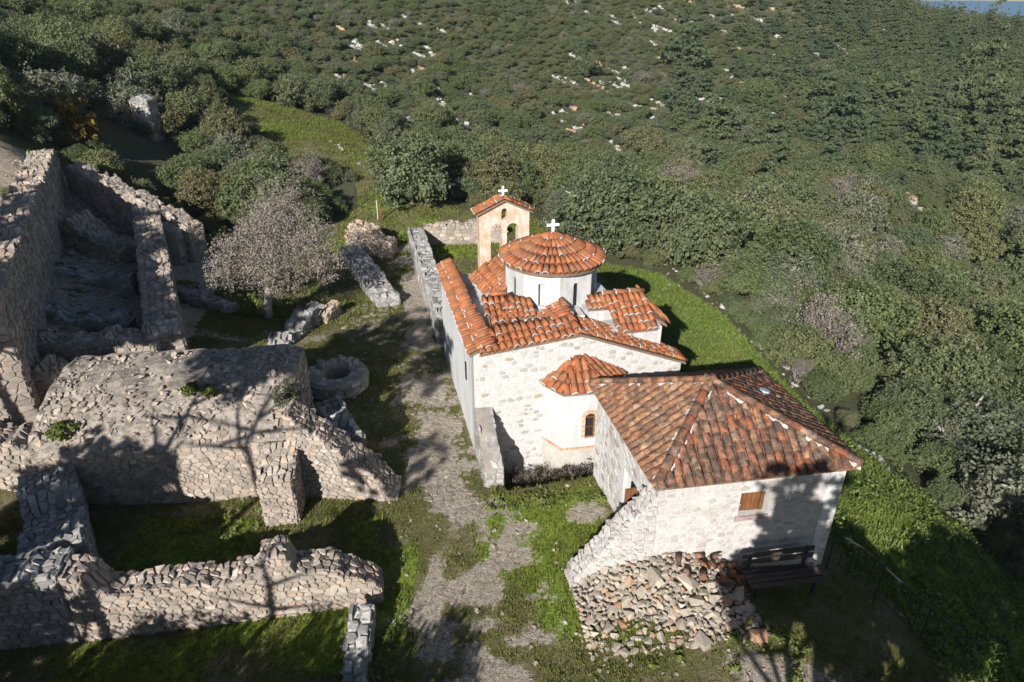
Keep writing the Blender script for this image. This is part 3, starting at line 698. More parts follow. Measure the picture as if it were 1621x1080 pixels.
def cross(name, p, h, w, label, ang):
    mb = MB(); Mx = Matrix.Translation(p) @ Matrix.Rotation(ang, 4, 'Z'); t = h * .17
    mb.box((0, 0, h * .5), t, t * .8, h, Mx); mb.box((-(w + t) / 4, 0, h * .62), (w - t) / 2, t * .78, t, Mx); mb.box(((w + t) / 4, 0, h * .62), (w - t) / 2, t * .78, t, Mx)
    mb.box((0, 0, -.05), t * 2, t * 2, .2, Mx)
    o = mb.build(name, M['cross'], church); tag(o, label); return o
cross('roof_cross', C3(*DC, 5.37), .42, .36, 'white cross on the tip of the dome', TH)

# lower roofs
roofs = thing('roof', C3(2.5, 1.5, 3.3), None, None); roofs.parent = church; roofs.location = C3(2.5, 1.5, 3.3) - org(church)
bed = MB(); T = Tiles(lime=.35)
def rs_(poly, **k):
    P = [C3(*p) for p in poly]; slab(bed, P); T.slope(P, **k)
# coping strip along the left wall (tiles run across it)
rs_([(-.08, 6.35, 3.30), (-.08, -.02, 3.20), (.54, .05, 3.48), (.34, 6.3, 3.52)], col=.155, exp=.36, scale=.8)
# roof behind the front wall, left half: down to the front
rs_([(.15, -.1, 3.24), (2.86, -.1, 3.52), (2.86, .62, 3.72), (.62, .72, 3.58)])
# bay behind it
rs_([(.66, .72, 3.50), (1.36, .66, 3.52), (1.36, 2.0, 3.86), (.62, 2.1, 3.84)], exp=.3)
# right lean-to falling to the right
rs_([(6.0, .6, 2.30), (6.0, -.1, 2.30), (2.85, -.1, 3.53), (2.7, 1.05, 3.66)][::1], col=.17, exp=.32, scale=.85)
# arm in front of the drum: left slope
rs_([(2.0, 1.15, 3.56), (2.05, .6, 3.60), (2.78, .55, 3.80), (2.75, 1.4, 3.84)], scale=.8, col=.17, exp=.28)
# shoulders hugging the drum
rs_([(1.0, 1.08, 3.62), (1.95, 1.06, 3.62), (1.95, 1.62, 3.84), (1.35, 1.95, 3.86)], scale=.75, col=.165, exp=.26)
rs_([(3.45, 1.14, 3.64), (4.4, 1.16, 3.60), (4.3, 1.7, 3.82), (3.6, 1.55, 3.84)], scale=.75, col=.165, exp=.26)
# right arm: front, right and rear slope
rs_([(4.15, .40, 3.2), (5.28, .40, 3.2), (5.2, 1.55, 3.82), (4.05, 1.55, 3.84)])
rs_([(5.62, .55, 3.2), (5.62, 2.6, 3.2), (5.2, 1.95, 3.80), (5.18, .75, 3.44)][::1], scale=.9)
rs_([(5.5, 2.75, 3.2), (4.0, 2.75, 3.2), (4.0, 1.6, 3.84), (5.2, 1.6, 3.82)])
# left arm
rs_([(.78, 4.75, 3.42), (1.15, 2.7, 3.34), (1.75, 2.9, 3.98), (1.75, 4.75, 4.0)], exp=.32)
rs_([(4.0, 5.7, 3.3), (1.75, 5.7, 3.4), (1.8, 3.9, 3.98), (3.8, 3.9, 3.98)])
rs_([(.62, 2.15, 3.40), (.62, 3.3, 3.42), (1.0, 3.3, 3.62), (1.0, 2.15, 3.62)][::-1], mat='tile_old', pans=False) if False else None
bed.build('roof_bed', M['roof_bed'], roofs)
T.line(C3(2.78, -.05, 3.62), C3(2.76, 1.3, 3.88)); T.line(C3(4.0, 1.58, 3.86), C3(5.22, 1.58, 3.84)); T.line(C3(1.36, 2.05, 3.92), C3(.7, 2.12, 3.92))
# apse roof: three hipped slopes against the front wall
hub = (2.95, .0, 2.78)
ap = [(u + (u - 3.0) * .05, w - .07, 2.15) for u, w in AP]
for i in range(3): 
    P = [C3(*ap[i]), C3(*ap[i + 1]), C3(hub[0] + .12 * (i == 2), hub[1], hub[2]), C3(hub[0] - .25 * (i < 2), hub[1], hub[2])]
    slab(bed2 := MB(), P); bed2.build('roof_bed', M['roof_bed'], roofs); T.slope(P, exp=.34)
T.build(roofs, 'tile', 300)

# bell tower
bell = thing('bell_tower', C3(2.05, 5.6, 0), 'pink plastered bell gable with twin arches behind the dome', 'bell tower')
BU0, BU1, BW, BZ0, BZ1, BZA = 1.2, 2.84, 5.38, 2.6, 5.33, 5.68
BT = .42
bf_ = lambda s, t, q: C3(BU0 + s, BW + q, t)
W_ = BU1 - BU0; mid = W_ / 2
V, F = holed_plate([(0, BZ0), (W_, BZ0), (W_, BZ1), (mid, BZA), (0, BZ1)], [arch(mid - .46, mid - .08, 3.45, 4.92), arch(mid + .08, mid + .46, 3.45, 4.92), arch(mid - .1, mid + .1, 5.06, 5.42)], BT, bf_)
obj('wall', V, F, M['pink'], bell)
mb = MB(); mb.tube([C3(BU0 + mid, BW + .2, 3.55), C3(BU0 + mid, BW + .2, 4.62)], .06, 10); co = mb.build('column', M['white_dirty'], bell, True)
mb = MB().prism([C3(BU0 + mid + a * .07, BW + .2 + b * .12, 4.50) for a, b in ((-1, -1), (1, -1), (1, 1), (-1, 1))], [C3(BU0 + mid + a * .13, BW + .2 + b * .2, 4.66) for a, b in ((-1, -1), (1, -1), (1, 1), (-1, 1))]); mb.build('capital', M['pink'], co)
mb = MB()
for b in (-.1, W_ + .1): pass
T = Tiles(lime=.3); bb = MB()
for (a, z0, b_, z1) in ((-.1, BZ1 - .05, mid, BZA + .03), (W_ + .1, BZ1 - .05, mid, BZA + .03)):
    P = [C3(BU0 + a, BW - .1, z0), C3(BU0 + a, BW + BT + .1, z0), C3(BU0 + b_, BW + BT + .1, z1), C3(BU0 + b_, BW - .1, z1)]
    if a < 0: P = [P[1], P[0], P[3], P[2]]
    slab(bb, P, .05); T.slope(P, col=.155, exp=.3, scale=.72)
rf = bb.build('roof', M['roof_bed'], bell)
T.build(rf, 'tile', 40)
mb = MB(); Mx = Matrix.Translation(C3(BU0 + mid, BW + BT / 2, BZA + .02)) @ Matrix.Rotation(TH, 4, 'Z'); h, w, t = .38, .30, .062
mb.box((0, 0, h * .5), t, t * .8, h, Mx); mb.box((-(w + t) / 4, 0, h * .62), (w - t) / 2, t * .78, t, Mx); mb.box(((w + t) / 4, 0, h * .62), (w - t) / 2, t * .78, t, Mx); mb.box((0, 0, .02), .16, .16, .12, Mx)
tag(mb.build('roof_cross', M['cross'], bell), 'white cross on the gable of the bell tower')

# sloping parapet in front of the church corner
par = thing('stone_parapet', C3(.26, -.6, 0), 'low sloping grey parapet running out from the church corner', 'wall')
mb = MB(); mb.prism([C3(.0, -1.35, -.6), C3(.5, -1.35, -.6), C3(.5, .02, -.6), C3(.0, .02, -.6)], [C3(.0, -1.35, .55), C3(.5, -1.35, .50), C3(.42, .02, 1.58), C3(.0, .02, 1.62)]); mb.build('core', M['mortar'], par)
S = Stones(); zt_ = lambda w: .53 + (w + 1.35) / 1.37 * 1.06
S.patch(-1.35, 0, -.1, 1.6, lambda w, t, q: C3(-q, w, t), .24, .16, (.005, .03), keep=lambda w, t: t < zt_(w) - .04)
S.patch(0, .48, -1.35, 0, lambda u, w, q: C3(u, w, zt_(w) + q - .02), .22, .2, (.005, .03), tilt=.05)
S.patch(-1.35, 0, -.4, 1.6, lambda w, t, q: C3(.46 + q, w, t), .24, .16, (.005, .03), keep=lambda w, t: t < zt_(w) - .06)
S.patch(0, .5, -.1, .5, lambda u, t, q: C3(u, -1.35 - q, t), .24, .16, (.005, .03))
S.build(par, M['stone_grey'], 200)

# ------------------------------------------------------------------ stone house beside the church
HFL, HFR, HBR, HBL = Vector((3.0, 10.95, 0)), Vector((7.05, 11.58, 0)), Vector((6.25, 15.2, 0)), Vector((2.16, 14.6, 0))
HE = 2.74
house = thing('stone_house', ((HFL + HBR) / 2).xy.to_3d(), 'low rubble stone house with weathered tiled hip roof beside the apse', 'house')
def edge(A, B):
    d = (B - A).normalized(); n_ = Vector((d.y, -d.x, 0)); return d, n_, (B - A).length
fd, fn_, fl = edge(HFL, HFR)
hf = lambda s, t, q: HFL + fd * s + fn_ * q + Vector((0, 0, t))          # q outwards
WS0, WS1, WT0, WT1 = 1.80, 2.42, 1.62, 2.22
V, F = holed_plate([(0, -.7), (fl, -.9), (fl, HE), (0, HE)], [[(WS0, WT0), (WS1, WT0), (WS1, WT1), (WS0, WT1)]], .4, lambda s, t, q: hf(s, t, -q))
hw = obj('front_wall', V, F, M['lime_mortar'], house)
S = Stones()
S.patch(0.01, fl - .01, -.35, HE - .02, hf, .19, .11, (.003, .018), .010, keep=lambda s, t: not (WS0 - .06 < s < WS1 + .06 and WT0 - .14 < t < WT1 + .04), tilt=.06)
S.build(hw, M['limed_house'], 300)
for A, B, nm in ((HBL, HFL, 'side_wall'), (HFR, HBR, 'side_wall'), (HBR, HBL, 'rear_wall')):
    d, n_, l = edge(A, B)
    holes = [[(l * .52, .0), (l * .52 + .75, .0), (l * .52 + .75, 1.75), (l * .52, 1.75)]] if A is HBL else []
    V, F = holed_plate([(.4 if nm != 'rear_wall' else 0, -.9), (l - (.4 if A is HBL else 0), -.9), (l - (.4 if A is HBL else 0), HE), (.4 if nm != 'rear_wall' else 0, HE)] if False else [(0.0, -.9), (l - .02, -.9), (l - .02, HE - .005), (0.0, HE - .005)], holes, .38, lambda s, t, q: A + d * s - n_ * q + Vector((0, 0, t)))
    wo = obj(nm, V, F, M['white_dirty'] if A is not HBL else M['white'], house)
    if A is HBL:
        S = Stones(); S.patch(.02, l - .03, -.2, HE - .03, lambda s, t, q: A + d * s + n_ * q + Vector((0, 0, t)), .24, .15, (.003, .016), .012, keep=lambda s, t: not (l * .52 - .3 < s < l * .52 + .85 and t < 1.85), tilt=.05)
        S.build(wo, M['limed'], 120)
        mb = MB(); f_ = lambda s, t, q: A + d * s - n_ * q + Vector((0, 0, t))
        mb.add([f_(l * .52 + .69, .0, -.25), f_(l * .52 + .74, .0, -.25), f_(l * .52 + .74, 1.73, -.25), f_(l * .52 + .69, 1.73, -.25), f_(l * .52 + .69, .0, .35), f_(l * .52 + .74, .0, .35), f_(l * .52 + .74, 1.73, .35), f_(l * .52 + .69, 1.73, .35)], [(0, 1, 2, 3), (7, 6, 5, 4), (0, 4, 5, 1), (1, 5, 6, 2), (2, 6, 7, 3), (3, 7, 4, 0)])
        mb.build('door', M['shutter'], house)
        obj('doorway', [f_(l * .52 - .02, -.1, .36), f_(l * .52 + .78, -.1, .36), f_(l * .52 + .78, 1.8, .36), f_(l * .52 - .02, 1.8, .36)], [(0, 1, 2, 3)], M['dark'], house)
    else:
        S = Stones(); S.patch(.02, l - .03, -.6, HE - .03, lambda s, t, q: A + d * s + n_ * q + Vector((0, 0, t)), .26, .16, (.004, .02), .012, tilt=.05); S.build(wo, M['limed_house'], 0)
# window: shutter planks, jamb, sill
wf = lambda s, t, q: hf(s, t, -q)
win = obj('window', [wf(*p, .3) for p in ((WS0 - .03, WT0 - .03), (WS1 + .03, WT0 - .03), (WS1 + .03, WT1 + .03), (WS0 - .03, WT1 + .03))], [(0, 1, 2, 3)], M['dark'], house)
def fbox(fn, s0, s1, t0, t1, q0, q1):
    return MB().add([fn(s0, t0, q0), fn(s1, t0, q0), fn(s1, t1, q0), fn(s0, t1, q0), fn(s0, t0, q1), fn(s1, t0, q1), fn(s1, t1, q1), fn(s0, t1, q1)], [(0, 1, 2, 3), (7, 6, 5, 4), (0, 4, 5, 1), (1, 5, 6, 2), (2, 6, 7, 3), (3, 7, 4, 0)])
x = WS0 + .01
for k in range(6):
    w_ = (.60) / 6; fbox(wf, x, x + w_ - .008, WT0 + .01 + rng.uniform(0, .02), WT1 - .02 - rng.uniform(0, .02), .10 + rng.uniform(0, .01), .14).build('shutter_plank', M['shutter'], win); x += w_
fbox(wf, WS0 - .06, WS1 + .06, WT0 - .12, WT0 - .005, -.05, .2).build('sill', simple("sill_stone", (.36, .27, .25), .9, 8, .4), win)
fbox(wf, WS1 + .005, WS1 + .11, WT0, WT1 + .02, -.025, .2).build('jamb', M['limed_house'], win)
# roof
eo = .16
def outw(P, *ns):
    q = P.copy()
    for n_ in ns: q += n_ * eo
    return q
n_f = fn_; n_r = edge(HFR, HBR)[1]; n_b = edge(HBR, HBL)[1]; n_l = edge(HBL, HFL)[1]
z3 = lambda p, z: Vector((p.x, p.y, z))
EFL, EFR, EBR, EBL = z3(outw(HFL, n_f, n_l), HE + .02), z3(outw(HFR, n_f, n_r), HE + .02), z3(outw(HBR, n_b, n_r), HE + .02), z3(outw(HBL, n_b, n_l), HE + .05)
RA = Vector((4.30, 12.80, 3.98))
roof = thing('hip_roof', (4.5, 13, HE), None, None); roof.parent = house; roof.location = Vector((4.5, 13, HE)) - org(house)
bed = MB(); T = Tiles(lime=0)
for poly, mt in (([EFL, EFR, RA], 'tile_old'), ([EBL, EFL, RA], 'tile_buff'), ([EFR, EBR, RA], 'tile_old'), ([EBR, EBL, RA], 'tile_old')):
    P = [p - Vector((0, 0, .01)) for p in poly]
    slab(bed, P, .09) if len(P) == 3 else (slab(bed, [P[0], P[1], P[2]], .09), slab(bed, [P[0], P[2], P[3]], .09))
    T.slope(poly, mat=mt, col=.20, exp=.30, jit=.024, scale=.92, over=.06)
bed.build('roof_bed', M['roof_bed'], roof)
up = Vector((0, 0, .05))
for a, b, mt in ((EFL, RA, 'tile_old'), (EFR, RA, 'tile_old'), (EBL, RA, 'tile_buff'), (EBR, RA, 'tile_old')): T.line(a + up, b + up, mt, .33, 1.12)
T.build(roof, 'tile_old', 300)
# lime mortar beside the hips
mb = MB()
for a, b in ((EFR, RA), (EFL, RA), (EBL, RA), (EBR, RA)):
    d = (b - a); l = d.length; d.normalize(); x_ = d.cross(Vector((0, 0, 1))).normalized(); n = int(l / .1)
    for sd in (-1, 1):
        for i in range(n):
            if math.sin(i * .7 + sd * 2 + l) + rng.uniform(-.6, .6) < -.1: continue
            c = a + d * (l * (i + .5) / n) + x_ * sd * rng.uniform(.115, .135) + Vector((0, 0, .05))
            mb.prism([c + d * sx * .058 + x_ * sy * rng.uniform(.015, .04) - Vector((0, 0, .06)) for sx, sy in ((-1, -1), (1, -1), (1, 1), (-1, 1))], [c + d * sx * .05 + x_ * sy * rng.uniform(.01, .025) + Vector((0, 0, rng.uniform(-.01, .02))) for sx, sy in ((-1, -1), (1, -1), (1, 1), (-1, 1))])
tag(mb.build('lime_bedding', M['apse_base'], roof), kind='stuff')
# small roof light
mb = MB(); c = Vector((5.75, 13.45, 3.16)); mb.tube([c, c + Vector((.06, .02, .22))], [.13, .12], 10); mb.build('chimney_pot', simple("pale_blue_metal", (.35, .42, .48), .5), roof)

# broken wall running down from the house corner
A = HFL - fd * 1.75 + fn_ * .02
stone_wall('broken_wall', 'broken rubble wall stepping down from the corner of the stone house', 'ruined wall', A.xy, (HFL - fd * .01 + fn_ * .02).xy, .5, [(0, -.1), (1, -.1)], [(0, .25), (.18, .6), (.45, 1.25), (.7, 1.8), (1, 2.5)], 'FTEB', .175, .11, 220, 'limed_house', 'lime_mortar', .16)

# heap of rubble against the front wall
heap = thing('rubble_heap', (4.0, 9.9, 0), 'heap of loose pale stones and broken tiles against the house front', 'rubble heap')
def heap_z(X, Y):
    p = Vector((X, Y, 0)) - HFL; s = p.dot(fd); q = p.dot(fn_)
    e_ = 1 - ((s - .1) / 1.95) ** 2
    return (.85 * max(0, e_) ** .7) * max(0, 1 - q / (1.5 + .35 * math.sin(s * 2.1))) - .02, s, q
V = []; F = []; hx_ = np.arange(-1.9, 3.3, .1); hq = np.arange(-.02, 2.0, .1)
for q in hq:
    for s in hx_:
        p = HFL + fd * s + fn_ * q; hz_ = heap_z(p.x, p.y)[0]; V.append((p.x, p.y, hz_ - .10 + rng.uniform(-.02, .02) if hz_ > .03 else gz(p.x, p.y) - .2))
F = grid_faces(len(hx_), len(hq)).tolist(); obj('heap_core', V, F, M['mortar'], heap)
def lump(rx, ry, rz, n1=5, n2=8):
    """angular broken stone"""
    V = [(0, 0, -rz)]; F = []
    for i in range(1, n1 - 1 + 1):
        ph = math.pi * i / n1 - math.pi / 2
        for j in range(n2):
            a = 2 * math.pi * (j + .5 * (i % 2)) / n2; k = rng.uniform(.78, 1.12); c, s_ = math.cos(a), math.sin(a)
            c = math.copysign(abs(c) ** .7, c); s_ = math.copysign(abs(s_) ** .7, s_); V.append((rx * math.cos(ph) ** .6 * c * k, ry * math.cos(ph) ** .6 * s_ * k, rz * math.sin(ph) * k))
    V.append((0, 0, rz)); m_ = n1 - 1
    for j in range(n2): F.append((0, 1 + (j + 1) % n2, 1 + j)); F.append((1 + (m_ - 1) * n2 + j, 1 + (m_ - 1) * n2 + (j + 1) % n2, len(V) - 1))
    for i in range(m_ - 1):
        for j in range(n2): F.append((1 + i * n2 + j, 1 + i * n2 + (j + 1) % n2, 1 + (i + 1) * n2 + (j + 1) % n2, 1 + (i + 1) * n2 + j))
    return V, F
def shard():
    bm = bmesh.new(); sx, sy, sz = 1, rng.uniform(.6, .95), rng.uniform(.35, .6)
    for _ in range(11):
        v = Vector((rng.uniform(-1, 1), rng.uniform(-1, 1), rng.uniform(-1, 1))); m_ = max(abs(v.x), abs(v.y), abs(v.z)); v = v / m_ * rng.uniform(.8, 1)
        bm.verts.new((v.x * sx, v.y * sy, v.z * sz))
    r_ = bmesh.ops.convex_hull(bm, input=bm.verts[:])
    bmesh.ops.delete(bm, geom=list({g for g in r_['geom_interior'] + r_['geom_unused'] if isinstance(g, bmesh.types.BMVert)}), context='VERTS')
    bm.verts.index_update(); out = ([tuple(v.co) for v in bm.verts], [tuple(v.index for v in f.verts) for f in bm.faces]); bm.free(); return out
LUMPS = [shard() for _ in range(14)]
LUMP_M = {}
def lump_mesh(k, mat):
    if (k, mat) not in LUMP_M:
        me = bpy.data.meshes.new("stone"); me.from_pydata(LUMPS[k][0], [], LUMPS[k][1]); me.materials.append(M[mat]); LUMP_M[(k, mat)] = me
    return LUMP_M[(k, mat)]
def rot_rand(t=.5):
    return Matrix.Rotation(rng.uniform(0, 6.28), 4, 'Z') @ Matrix.Rotation(rng.uniform(-t, t), 4, 'X') @ Matrix.Rotation(rng.uniform(-t, t), 4, 'Y')
hp = []
for _ in range(9000):
    if len(hp) > 640: break
    s, q = rng.uniform(-1.75, 1.95), rng.uniform(.05, 1.75); p = HFL + fd * s + fn_ * q; z = heap_z(p.x, p.y)[0]
    if z < .02 and rng.random() > .06: continue
    r = rng.uniform(.045, .12) if rng.random() < .82 else rng.uniform(.12, .22)
    if any((p.x - a) ** 2 + (p.y - b) ** 2 < ((r + c) * .56) ** 2 for a, b, c, *_ in hp): continue
    hp.append((p.x, p.y, r, max(z, 0), s))
hp.sort(key=lambda a: -a[2]); rest = MB(); rest_v = []
for i, (x, y, r, z, s) in enumerate(hp):
    k = rng.randrange(14); Mx = Matrix.Translation((x, y, max(z, gz(x, y)) + r * .12)) @ rot_rand(.55) @ Matrix.Diagonal((r, r, r, 1))
    if i < 300: inst('stone', lump_mesh(k, 'rubble'), Mx, heap)
    else: rest.add([Mx @ Vector(v) for v in LUMPS[k][0]], LUMPS[k][1])
tag(rest.build('small_stones', M['rubble'], heap), kind='stuff')
for k in range(20):     # broken roof tiles at the right end of the heap
    s, q = rng.uniform(.5, 2.0), rng.uniform(.08, .7); p = HFL + fd * s + fn_ * q
    Mx = Matrix.Translation((p.x, p.y, max(0, heap_z(p.x, p.y)[0]) + .08)) @ rot_rand(.9) @ Matrix.Diagonal((.9, rng.uniform(.3, .6), .9, 1)); inst('broken_tile', tile_mesh(rng.randrange(3), 'tile_old'), Mx, heap)

# bench
bench = thing('bench', (5.8, 10.7, 0), 'dark wooden slatted bench against the shaded house front', 'bench')
ba = math.atan2(fd.y, fd.x); BM = Matrix.Translation((5.78, 10.78, gz(5.8, 10.7))) @ Matrix.Rotation(ba, 4, 'Z')
for k in range(4): MB().box((0, -.26 + k * .13, .44), 1.65, .105, .04, BM).build('seat_slat', M['bench_wood'], bench)
for k in range(2): MB().box((0, .24 + k * .02, .62 + k * .18), 1.65, .035, .12, BM).build('back_slat', M['bench_wood'], bench)
for sx in (-.65, .65):
    MB().box((sx, -.24, .21), .06, .06, .42, BM).build('leg', M['iron'], bench)
    MB().box((sx, .25, .44), .06, .06, .88, BM).build('leg', M['iron'], bench)
    MB().box((sx, .0, .39), .05, .42, .05, BM).build('rail', M['iron'], bench)
# iron railing going down the steps
rail = thing('iron_railing', (7.6, 10.9, 0), 'black iron railing with thin bars going down beside the house corner', 'railing')
RP = [Vector((7.12, 11.45, .02)), Vector((7.55, 11.0, -.05)), Vector((8.3, 10.35, -.55)), Vector((9.3, 9.55, -1.2))]
def along(P, n):
    seg = [(b - a).length for a, b in zip(P[:-1], P[1:])]; tot = sum(seg); out = []
    for i in range(n):
        t = tot * i / (n - 1); k = 0
        while k < len(seg) - 1 and t > seg[k]: t -= seg[k]; k += 1
        out.append(P[k].lerp(P[k + 1], min(1, t / seg[k])))
    return out
hh = Vector((0, 0, .95))
MB().tube([RP[0] + hh - Vector((-.02, .0, -.02)), *[p + hh for p in RP]], .022).build('top_rail', M['iron'], rail)
MB().tube([p + Vector((0, 0, .14)) for p in RP], .014).build('bottom_rail', M['iron'], rail)
for i, p in enumerate(along(RP, 15)): MB().tube([p - Vector((0, 0, .35 if i % 5 == 0 else -.14)), p + hh], .018 if i % 5 == 0 else .010).build('post' if i % 5 == 0 else 'baluster', M['iron'], rail)

# ------------------------------------------------------------------ ruins on the left
# vaulted block
vault = thing('vaulted_ruin', (-8.6, 15.3, 0), 'ruined vaulted block with bare crusted top and stone front', 'ruin')
VA, VB = Vector((-11.6, 13.15, 0)), Vector((-5.55, 13.95, 0)); vd, vn, vl = edge(VA, VB); vb = -vn
prof = [(0, -.3), (0, 1.62), (.16, 1.70), (.55, 1.98), (1.1, 2.28), (1.9, 2.50), (2.8, 2.60), (3.5, 2.55), (3.62, 2.3), (3.65, -.3)]
vp = lambda s, t: (0, 0)
ns = int(vl / .14); V = []; F = []; fine = []
for (a0, z0), (a1, z1) in zip(prof[:-1], prof[1:]):
    m_ = max(1, int(math.hypot(a1 - a0, z1 - z0) / .16))
    for k in range(m_): fine.append((a0 + (a1 - a0) * k / m_, z0 + (z1 - z0) * k / m_))
fine.append(prof[-1])
for i in range(ns + 1):
    s = vl * i / ns
    for a, z in fine:
        p = VA + vd * s + vb * a; e_ = (.11 * float(vnoise(np.array([p.x]), np.array([p.y]), .38, 21)[0]) + .16 * float(vnoise(np.array([p.x]), np.array([p.y]), 1.6, 22)[0])) if z > 1.65 else 0
        e_ -= .15 * max(0, (s - vl + .7) / .7) ** 2 * (z > 1.7)
        V.append((p.x, p.y, z + e_))
n_ = len(fine)
for i in range(ns):
    for k in range(n_ - 1): F.append((i * n_ + k, (i + 1) * n_ + k, (i + 1) * n_ + k + 1, i * n_ + k + 1))
F.append(tuple(range(n_))); F.append(tuple(ns * n_ + k for k in range(n_))[::-1])
obj('vault', V, F, M['earth_top'], vault)
S = Stones()
S.patch(0, vl, -.1, 1.64, lambda s, t, q: VA + vd * s + vn * q + Vector((0, 0, t)), .18, .115, (.006, .035), .010)
pz = pw([(a, z) for a, z in prof[1:7]])
S.patch(0, vl, .05, 1.5, lambda s, t, q: VA + vd * s + vb * (t - .5 * q) + Vector((0, 0, pz(t) + .75 * q - .03)), .22, .17, (.01, .07), .015, drop=.2, tilt=.4)
S.patch(0, vl - .2, 1.5, 3.4, lambda s, t, q: VA + vd * s + vb * t + Vector((0, 0, pz(min(t, 2.8)) + q - .03)), .13, .11, (.0, .035), .02, drop=.5, tilt=.4, irr=.4)
S.patch(0, 3.5, .0, 2.5, lambda s, t, q: VB + vb * s + vd * (q) + Vector((0, 0, t)), .26, .17, (.02, .08), .012, keep=lambda s, t: t < pz(min(s, 2.8)) - .45)
S.build(vault, M['stone'], 300)
mb = MB()
for _ in range(420):
    s_, a_ = rng.uniform(.1, vl - .3), rng.uniform(.1, 3.3) if rng.random() < .5 else rng.uniform(.1, 1.2); p_ = VA + vd * s_ + vb * a_; r__ = rng.uniform(.025, .12); k = rng.randrange(14)
    Mx = Matrix.Translation((p_.x, p_.y, pz(min(a_, 2.8)) + .16 * float(vnoise(np.array([p_.x]), np.array([p_.y]), 1.6, 22)[0]) + r__ * .2)) @ rot_rand(.5) @ Matrix.Diagonal((r__, r__, r__, 1)); mb.add([Mx @ Vector(q_) for q_ in LUMPS[k][0]], LUMPS[k][1])
tag(mb.build('loose_stones', M['stone'], vault), kind='stuff')
# the front wall goes on to the right, broken down to the ground
stone_wall('broken_end_wall', 'stone wall end broken down in steps right of the vaulted ruin', 'ruined wall', (-5.5, 13.78), (-2.95, 13.62), .75, [(0, -.05), (1, -.05)], [(0, 2.4), (.3, 1.95), (.55, 1.35), (.8, .7), (1, .12)], 'FTEB', .175, .11, 260, 'stone', 'mortar', .12)
stone_wall('rubble_bank', 'loose rubble bank behind the broken end wall beside the well', 'ruined wall', (-5.75, 16.9), (-4.5, 14.6), .65, [(0, -.05), (1, -.05)], [(0, .6), (.4, 1.0), (1, 1.1)], 'FTEB', .26, .17, 90, 'stone_grey', 'mortar', .25, h=(.02, .1))
stone_wall('stone_pier', 'short stone pier standing out from the vaulted ruin', 'ruined wall', (-5.18, 12.78), (-5.28, 13.80), .78, [(0, -.1), (1, -.1)], [(0, 1.30), (.5, 1.5), (1, 1.75)], 'FTEB', .175, .11, 190, 'stone', 'mortar', .05)
# foreground wall
stone_wall('foreground_wall', 'thick rubble wall with ragged top, trees throwing shadows on its face', 'ruined wall', (-8.5, 9.38), (-2.75, 10.36), .62, [(0, -.1), (1, -.1)], [(0, 1.75), (.07, 1.65), (.10, 1.3), (.16, 1.15), (.5, 1.12), (.60, 1.18), (.61, 1.55), (.70, 1.55), (.71, 1.2), (.86, 1.1), (.93, .75), (1, .35)], 'FTEB', .175, .11, 300, 'stone', 'mortar', .09)
stone_wall('low_wall_stub', 'low mossy wall stub running forward from the end of the foreground wall', 'ruined wall', (-2.72, 8.3), (-2.8, 9.85), .42, [(0, -.15), (1, -.1)], [(0, .15), (.5, .42), (1, .5)], 'FTEB', .26, .16, 60, 'stone_grey', 'mortar', .12)
stone_wall('shaded_wall', 'dark shaded rubble wall carrying on left of the foreground wall', 'ruined wall', (-12.2, 8.75), (-8.55, 9.36), .8, [(0, 0), (1, -.1)], [(0, 2.1), (.5, 1.9), (1, 1.75)], 'FTEB', .2, .125, 200, 'stone_grey', 'mortar', .15)
stone_wall('room_side_wall', 'crumbling cross wall closing the left of the grassy room', 'ruined wall', (-11.5, 12.7), (-9.7, 10.0), 1.1, [(0, .3), (1, -.1)], [(0, 1.5), (.4, 1.1), (1, 1.6)], 'FTEB', .2, .125, 150, 'stone_grey', 'mortar', .2)
stone_wall('upper_shelf_wall', 'dark ragged wall on the shelf left of the vaulted ruin', 'ruined wall', (-14.5, 13.0), (-11.2, 13.35), .9, [(0, .5), (1, .0)], [(0, 2.3), (.6, 2.0), (1, 1.8)], 'FTEB', .2, .125, 150, 'stone', 'mortar', .28)
stone_wall('shelf_rear_wall', 'rubble wall with sunlit top at the rear left of the vaulted ruin', 'ruined wall', (-14.8, 17.2), (-10.6, 17.95), .85, [(0, .8), (1, .6)], [(0, 2.7), (.3, 2.5), (.8, 2.45), (1, 2.3)], 'FTEB', .2, .125, 150, 'stone', 'mortar', .2)
# tall walls further back
stone_wall('tall_boundary_wall', 'tall long grey wall with flat top at the edge of the ruins', 'ruined wall', (-22.5, 32.4), (-13.45, 14.8), 1.0, [(0, 2.2), (.5, 1.7), (1, .9)], [(0, 4.95), (.3, 4.9), (1, 4.9)], 'FTEB', .28, .17, 200, 'stone', 'mortar', .16)
stone_wall('sloping_gable_wall', 'tall shaded wall with top sloping down to the right', 'ruined wall', (-21.3, 32.6), (-14.1, 28.6), .8, [(0, 2), (1, .4)], [(0, 4.3), (.35, 3.7), (.7, 3.1), (1, 2.5)], 'FTEB', .28, .17, 200, 'stone', 'mortar', .24)
stone_wall('plastered_wall_end', 'square wall end with smooth grey face beside the inner wall', 'ruined wall', (-16.6, 28.9), (-14.5, 28.3), .6, [(0, .4), (1, .3)], [(0, 2.75), (1, 2.35)], 'TE', .3, .2, 40, 'stone_grey', 'apse_base', .05)
stone_wall('inner_wall', 'broad flat topped inner wall running down between the ruined rooms', 'ruined wall', (-17.2, 30.4), (-11.0, 18.3), 1.0, [(0, 1), (.5, .8), (1, .5)], [(0, 3.0), (.5, 2.7), (1, 2.4)], 'FTEB', .27, .16, 260, 'stone', 'mortar', .16)
